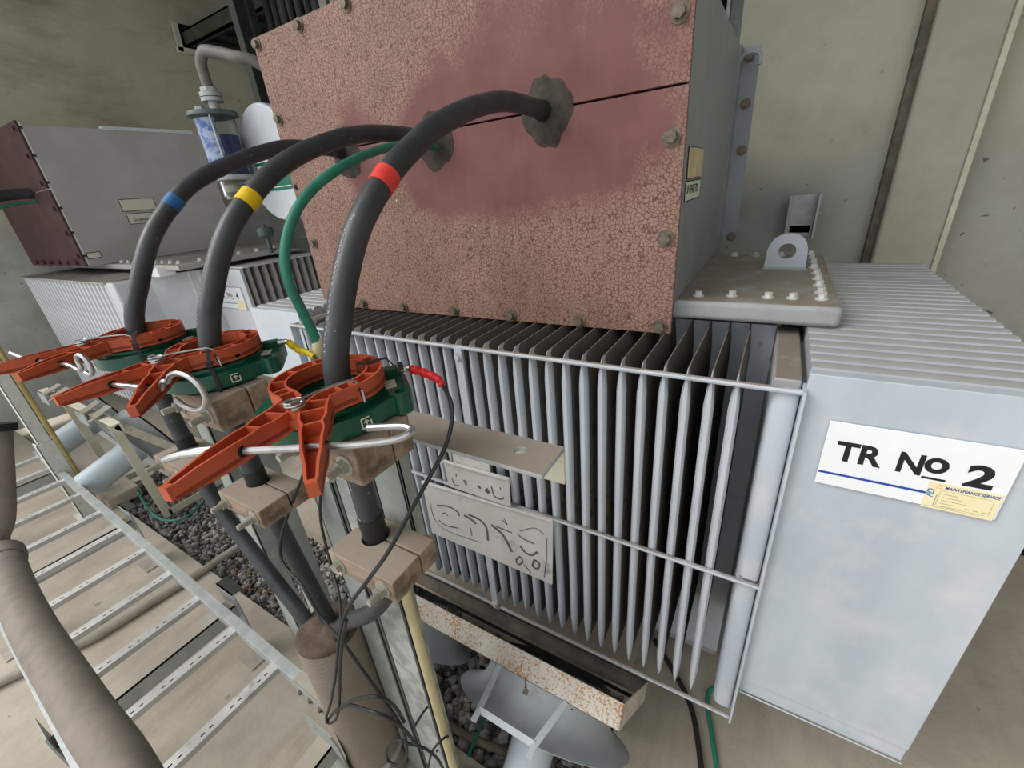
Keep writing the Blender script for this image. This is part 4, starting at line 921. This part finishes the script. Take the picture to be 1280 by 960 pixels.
# big bent pipe in the foreground
B0 = thing('bent_pipe', (-2.0, .0, -1.3), 'thick dusty grey brown bent pipe crossing over the cable ladder', 'pipe')
cp = [(154, 960), (113, 900), (78, 845), (44, 790), (20, 740), (6, 700)]
pts = [onz(x, y, -1.18) for x, y in cp]
g = G(); g.tube(smoothpath([V((-.50, -.12, FZ-.01)), V((-.50, -.12, -1.75)), V((-.62, -.11, -1.42)), V((-.88, -.09, -1.22))]+pts, 8), .055, 28); fin(g, 'pipe', M_pipe, B0, ang=60)
e = pts[-1]; d = (pts[-1]-pts[-2]).normalized()
g = G(); g.tube([e-d*.03, e+d*.0, e+d*.05, e+d*.06], [.060, .064, .064, .055], 28); fin(g, 'coupling', M_pipe, B0)
u1 = onx(2, 640, e.x-.12); u2 = onx(-3, 535, e.x-.16)
g = G(); g.tube(smoothpath([e+d*.04, e+d*.14+V((0, 0, .03)), u1, u2], 6), [.07]*7+[.058]*6+[.05]*6, 20) if 0 else g.tube(smoothpath([e+d*.03, e+d*.12+V((0, 0, .04)), u1, u2], 6), .042, 20); fin(g, 'riser', M_pipe, B0)
g = G(); t = (u2-u1).normalized(); g.tube([u2-t*.01, u2+t*.02], .056, 20); fin(g, 'end_flange', M_soot, B0)

g = G(); g.tube([onz(-40, 872, -2.005), onz(122, 795, -2.005), onz(240, 722, -2.005), onz(340, 655, -2.005)+V((0, .1, 0))], .022, 14)
tag(fin(g, 'floor_conduit', M_floorpipe), 'dusty straight tube lying across the floor beneath the cable ladder', 'pipe')
q = onz(334, 656, -2.0); g = G(); g.cyl(q+V((0, -.02, 0)), q+V((0, .05, 0)), .032, 8); tag(fin(g, 'pipe_union', M_galv), 'steel union nut on the floor tube by the gravel', 'pipe fitting')

# ================================================================== FANS
M_drum = mat('grey drum paint', 'b4b7b8', '9fa3a4', 5, rough=.45, bump=.05)
def fan(root_name, c, ax, lab, m, frame=True, ro=.24, rl=.33, dep=.135, motor=.40, rm=.08):
    """c: centre of the top opening, ax: unit vector toward the inlet lip"""
    r = thing(root_name, c, lab, 'fan'); c = V(c); ax = V(ax).normalized()
    g = G(); dl = rl-ro; pr = [(ro+dl*t_, dep*h_) for t_, h_ in ((0, 0), (.015, .35), (.06, .55), (.16, .70), (.34, .82), (.6, .91), (.86, .97), (1, 1))]; pr += [(a_-.005, h_+.004) for a_, h_ in pr[::-1]]
    g.lathe(pr, c, ax, 56, True); bmesh.ops.recalc_face_normals(g.bm, faces=g.bm.faces); fin(g, 'inlet_bell', m, r, ang=60)
    g = G()
    for k in range(1, 15): 
        rr = ro*k/15; u = ax.orthogonal().normalized(); w = ax.cross(u)
        g.tube([c-ax*.012+(u*math.cos(rad(t))+w*math.sin(rad(t)))*rr for t in range(0, 360, 10)], .0032, 6, closed=True)
    for t in (0, 60, 120): 
        u = ax.orthogonal().normalized(); w = ax.cross(u); dd = u*math.cos(rad(t))+w*math.sin(rad(t)); g.tube([c-ax*.014-dd*ro, c-ax*.014+dd*ro], .003, 6)
    fin(g, 'wire_guard', M_black, r)
    g = G(); g.lathe([(0, .02), (rm*.75, .02), (rm, .04), (rm, motor), (rm*.9, motor+.015), (0, motor+.02)], c, ax, 28); fin(g, 'motor', M_motor if m is not M_fanw else M_panel, r, ang=40)
    u = ax.orthogonal().normalized()
    for k in range(9):  # wide near-black blades paint in the shade inside the bell
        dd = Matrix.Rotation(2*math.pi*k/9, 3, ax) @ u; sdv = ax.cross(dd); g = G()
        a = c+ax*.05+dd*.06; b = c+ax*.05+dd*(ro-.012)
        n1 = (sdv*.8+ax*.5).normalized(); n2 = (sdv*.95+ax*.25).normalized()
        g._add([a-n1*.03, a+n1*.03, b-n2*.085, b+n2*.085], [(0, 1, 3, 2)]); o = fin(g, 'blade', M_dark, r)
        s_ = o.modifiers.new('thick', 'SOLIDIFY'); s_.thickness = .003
    return r
TH = rad(51); U_ = V((0, math.cos(TH), -math.sin(TH))); N_ = V((0, -math.sin(TH), -math.cos(TH)))
O_ = V((0, .76, -1.445)); xr_ = (onz(781, 881, -1.445)).x
FR = thing('fan_trough', (-.8, .95, -1.75), 'rust speckled white steel trough under the front fins', 'frame')
g = G(); hN = N_*.024; W_ = .57
def rail(g, x0, x1, u, du, h): g.obox(V(((x0+x1)/2, 0, 0))+O_*1+U_*u+N_*h/2-V((O_.x, 0, 0)), V(((x1-x0)/2, 0, 0)), U_*du/2, N_*h/2)
g = G(); rail(g, -1.50, xr_, .002, .004, .072); rail(g, -1.50, xr_, .0, .012, .006); fin(g, 'near_rail', M_rust, FR)
g = G(); rail(g, xr_-.004, xr_, W_/2, W_, .072); fin(g, 'end_rail', M_rust, FR)
g = G(); rail(g, -1.50, xr_, W_, .004, .06); rail(g, -1.50, xr_, W_-.02, .04, .004); fin(g, 'far_rail', mat('grimy rust speckled steel', '6f675d', '514a43', 9, rough=.8, spots='6b4a35', ssc=60, slo=.6, shi=.68), FR)
g = G(); base = O_-V((O_.x, 0, 0))+N_*.072
def deck(x0, x1):
    cs = [(-.49, 0), (-1.22, 0)]
    outer = [(-1.75, .006), (xr_-.004, .006), (xr_-.004, W_-.006), (-1.75, W_-.006)]
    return outer
for i in range(1):
    g.obox(V((-.86, 0, 0))+base+U_*.03, V((.62, 0, 0)), U_*.028, N_*.002)
    g.obox(V((-.86, 0, 0))+base+U_*(W_-.03), V((.62, 0, 0)), U_*.028, N_*.002)
fin(g, 'deck_strip', M_dark, FR)
fc = base+U_*(W_*.5)
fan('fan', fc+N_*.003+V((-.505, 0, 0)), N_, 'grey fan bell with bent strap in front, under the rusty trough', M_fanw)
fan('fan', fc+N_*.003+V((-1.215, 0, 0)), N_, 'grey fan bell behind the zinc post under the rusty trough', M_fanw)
# strap bracket on the near bell
q1 = V((-.66, 0, 0))+base-U_*.04; 
g = G(); s1 = [V((-.61, 0, 0))+base-U_*.004, V((-.60, 0, 0))+base+N_*.118-U_*.085, V((-.40, 0, 0))+base+N_*.118-U_*.085, V((-.36, 0, 0))+base-U_*.004]
for a, b in zip(s1[:-1], s1[1:]): g.bar(a, b, .02, .006, -U_)
g.bar(s1[1], s1[1]+N_*.03-U_*.02, .02, .005, -U_); g.bar(s1[2], s1[2]+N_*.03-U_*.02, .02, .005, -U_)
tag(fin(g, 'strap_bracket', M_fanw, bevel=.001), 'grey bent flat strap in front of the right fan bell', 'bracket')
g = G(); q = ony(658, 862, (base-U_*.03).y-.03); g.tube([q+V((0, 0, .06)), q], .003, 8); g.tube([q+V((.0, -.0, .0)), q+V((0, -.012, -.006))], .009, 8)
tag(fin(g, 'hanging_clip', M_boltd), 'tiny rusty clip hanging from the trough over the fan bell', 'clip')

# far transformer's fans in their cream frame
N4 = V((0, -math.cos(rad(18)), -math.sin(rad(18))))
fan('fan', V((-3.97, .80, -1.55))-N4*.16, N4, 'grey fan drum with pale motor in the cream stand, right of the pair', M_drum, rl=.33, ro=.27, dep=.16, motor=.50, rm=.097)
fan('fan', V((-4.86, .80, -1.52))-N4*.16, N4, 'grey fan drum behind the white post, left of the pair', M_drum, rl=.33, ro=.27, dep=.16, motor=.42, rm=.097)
CF = thing('steel_stand', (-4.2, 1.0, FZ), 'cream angle steel stand around the far fans', 'stand')
for x in (-3.667, -4.58):
    for a, b in ((V((x, .73, FZ)), V((x, .70, -1.205))), (V((x, .74, FZ+.03)), V((x, 1.25, FZ+.03))), (V((x, .72, -1.22)), V((x, 1.24, FZ+.05)))):
        g = G(); g.bar(a, b, .055, .007, (1, 0, 0)); g.bar(a+V((-.024, 0, 0)), b+V((-.024, 0, 0)), .007, .05, (1, 0, 0)); fin(g, 'angle', M_cream, CF)
g = G(); g.bar((-5.2, .71, -1.205), (-3.63, .71, -1.205), .055, .007); g.bar((-5.2, .735, -1.232), (-3.63, .735, -1.232), .007, .055); fin(g, 'cross_angle', M_cream, CF)
g = G(); g.bar((-5.2, 1.1, -1.15), (-3.63, 1.1, -1.15), .05, .007); fin(g, 'cross_angle', M_cream, CF)
for x_, s_ in ((-4.96, 'left'), (-4.1, 'right')):
    a = V((x_, .64, -1.20)); g = G(); g.bar(a, a+V((.20, 0, 0)), .09, .008, (0, 1, 0)); g.bar(a, a+V((0, .14, .05)), .008, .09, (1, 0, 0)); g.bar(a+V((.20, 0, 0)), a+V((.20, .14, .05)), .008, .09, (1, 0, 0))
    tag(fin(g, 'mounting_clip', M_galv), 'bent galvanised clip above the far fan drums, %s of two' % s_, 'clip')

# hoses and debris near the far fans
g = G(); g.tube(smoothpath([ony(140, 605, .75), ony(150, 622, .72), ony(165, 634, .70), ony(185, 632, .75), ony(205, 618, .85)], 6), .022, 12)
tag(fin(g, 'flexible_hose', M_pipe), 'grey flexible hose curving below the far fan motor', 'hose')
g = G(); g.tube(smoothpath([ony(148, 600, .8), ony(140, 615, .72), ony(146, 632, .68), ony(172, 640, .7), ony(195, 632, .75)], 6), .008, 8); tag(fin(g, 'loose_cord', M_black), 'black cord tangled under the far fan motor', 'cord')
g = G(); g.tube(smoothpath([onz(170, 610, -1.98), onz(185, 635, -1.98), onz(205, 650, -1.98), onz(235, 645, -1.98), onz(262, 618, -1.98), onz(285, 600, -1.98)], 6), .009, 8)
tag(fin(g, 'green_wire', M_gwire), 'green wire trailing over the gravel by the cream frame', 'wire')
g = G(); q = onz(135, 630, FZ); g.box(q.x-.16, q.x+.13, q.y-.02, q.y+.2, FZ, FZ+.09); tag(fin(g, 'concrete_block', M_floor, bevel=.008), 'small concrete block under the far fan motor', 'block')
g = G(); q = onz(395, 870, FZ)

# floor hoses at the right
g = G(); g.tube(smoothpath([onz(818, 800, -2.01), onz(848, 850, -2.01), onz(864, 885, -2.01), onz(872, 925, -2.01), onz(880, 990, -2.01)], 6), .011, 8); tag(fin(g, 'floor_hose', M_black), 'black hose on the floor emerging from beneath the front fins', 'hose')
g = G(); g.tube(smoothpath([onz(905, 862, -2.01), onz(888, 862, -2.015), onz(884, 880, -2.015), onz(890, 920, -2.015), onz(900, 990, -2.015)], 6), .009, 8); tag(fin(g, 'green_wire', M_gwire), 'green wire on the floor beside the black hose', 'wire')
g = G(); g.tube(smoothpath([onz(535, 850, -2.03), onz(545, 885, -2.03), onz(575, 915, -2.03), onz(620, 935, -2.03), onz(660, 950, -2.06)], 6), .016, 10); tag(fin(g, 'brown_conduit', mat('brown ribbed hose', '6e6355', '574d42', 20, rough=.8, bump=.3)), 'brown hose lying across the gravel below the fans', 'hose')
g = G(); g.tube([onz(630, 860, -2.04), onz(605, 900, -2.03), onz(585, 945, -2.0)], .006, 6); tag(fin(g, 'green_wire', M_gwire), 'thin dark green wire crossing gravel left of the fan motor', 'wire')

# gravel
random.seed(3)
g = G(); ico = bmesh.new(); bmesh.ops.create_icosphere(ico, subdivisions=1, radius=1); iv = [v_.co.copy() for v_ in ico.verts]; ifc = [tuple(v_.index for v_ in f.verts) for f in ico.faces]; ico.free()
MG = [mat('gravel grey', '8b8a86', '75736f', 8, rough=.9, bump=.2), mat('gravel dark', '6a6764', '55524f', 8, rough=.9, bump=.2), mat('gravel pale', 'a5a19a', '8f8b84', 8, rough=.9, bump=.2)]
n_st = 0
for i in range(6500):
    x = random.uniform(-4.6, -.3); y = random.uniform(.61, 1.095)
    big = x > -2.2
    s = random.uniform(.013, .026) if not big else random.uniform(.014, .030)
    z = FZ-.095+random.uniform(0, .055)
    g.use(random.choice(MG)); m3 = Matrix.Rotation(random.uniform(0, 6), 3, V((random.uniform(-1, 1), random.uniform(-1, 1), random.uniform(-1, 1))).normalized())
    sc = V((s*random.uniform(.8, 1.4), s*random.uniform(.7, 1.1), s*random.uniform(.5, .8)))
    g._add([V((x, y, z))+m3 @ V((q.x*sc.x*random.uniform(.8, 1.15), q.y*sc.y*random.uniform(.8, 1.15), q.z*sc.z)) for q in iv], ifc)
tag(fin(g, 'gravel', None, flat=True), 'grey crushed gravel filling the trench below the fans', 'gravel', kind='stuff')
g = G()
for i in range(70):
    x = random.gauss(-2.25, .28); y = random.uniform(.64, .80); a = random.uniform(0, 6.28); L_ = random.uniform(.03, .11); z = FZ-.04
    g.bar((x, y, z), (x+math.cos(a)*L_, y+math.sin(a)*L_*.6, z+random.uniform(-.004, .02)), .004, .002)
tag(fin(g, 'dry_straw', mat('dry straw', '8a6f52', '6b543e', 30, rough=.9)), 'brown dry straw litter on the gravel', 'litter', kind='stuff')

# ================================================================== CAMERA, LIGHT
cam = bpy.data.cameras.new('camera'); co = bpy.data.objects.new('camera', cam); COL.objects.link(co)
m = Matrix(((RX.x, -RY.x, -RZ.x), (RX.y, -RY.y, -RZ.y), (RX.z, -RY.z, -RZ.z)))
co.matrix_world = m.to_4x4(); cam.sensor_width = 36; cam.sensor_fit = 'HORIZONTAL'; cam.lens = F/1280*36; cam.clip_start = .02
SC.camera = co
w = bpy.data.worlds.new('overcast sky'); SC.world = w; w.use_nodes = True; bg = w.node_tree.nodes['Background']
bg.inputs['Color'].default_value = (.93, .965, 1, 1); bg.inputs['Strength'].default_value = 1.3
sun = bpy.data.lights.new('hazy_sun', 'SUN'); sun.energy = 3.3; sun.angle = rad(45); sun.color = (1, .97, .93)
so = bpy.data.objects.new('hazy_sun', sun); COL.objects.link(so); so.rotation_euler = (rad(46), 0, rad(-50))
for o in list(bpy.data.objects):
    if o.parent is None: o.location.z += H
SC.view_settings.view_transform = 'Standard'; SC.view_settings.look = 'None'; SC.view_settings.gamma = 1; SC.view_settings.use_curve_mapping = False
SC.view_settings.exposure = -0.14
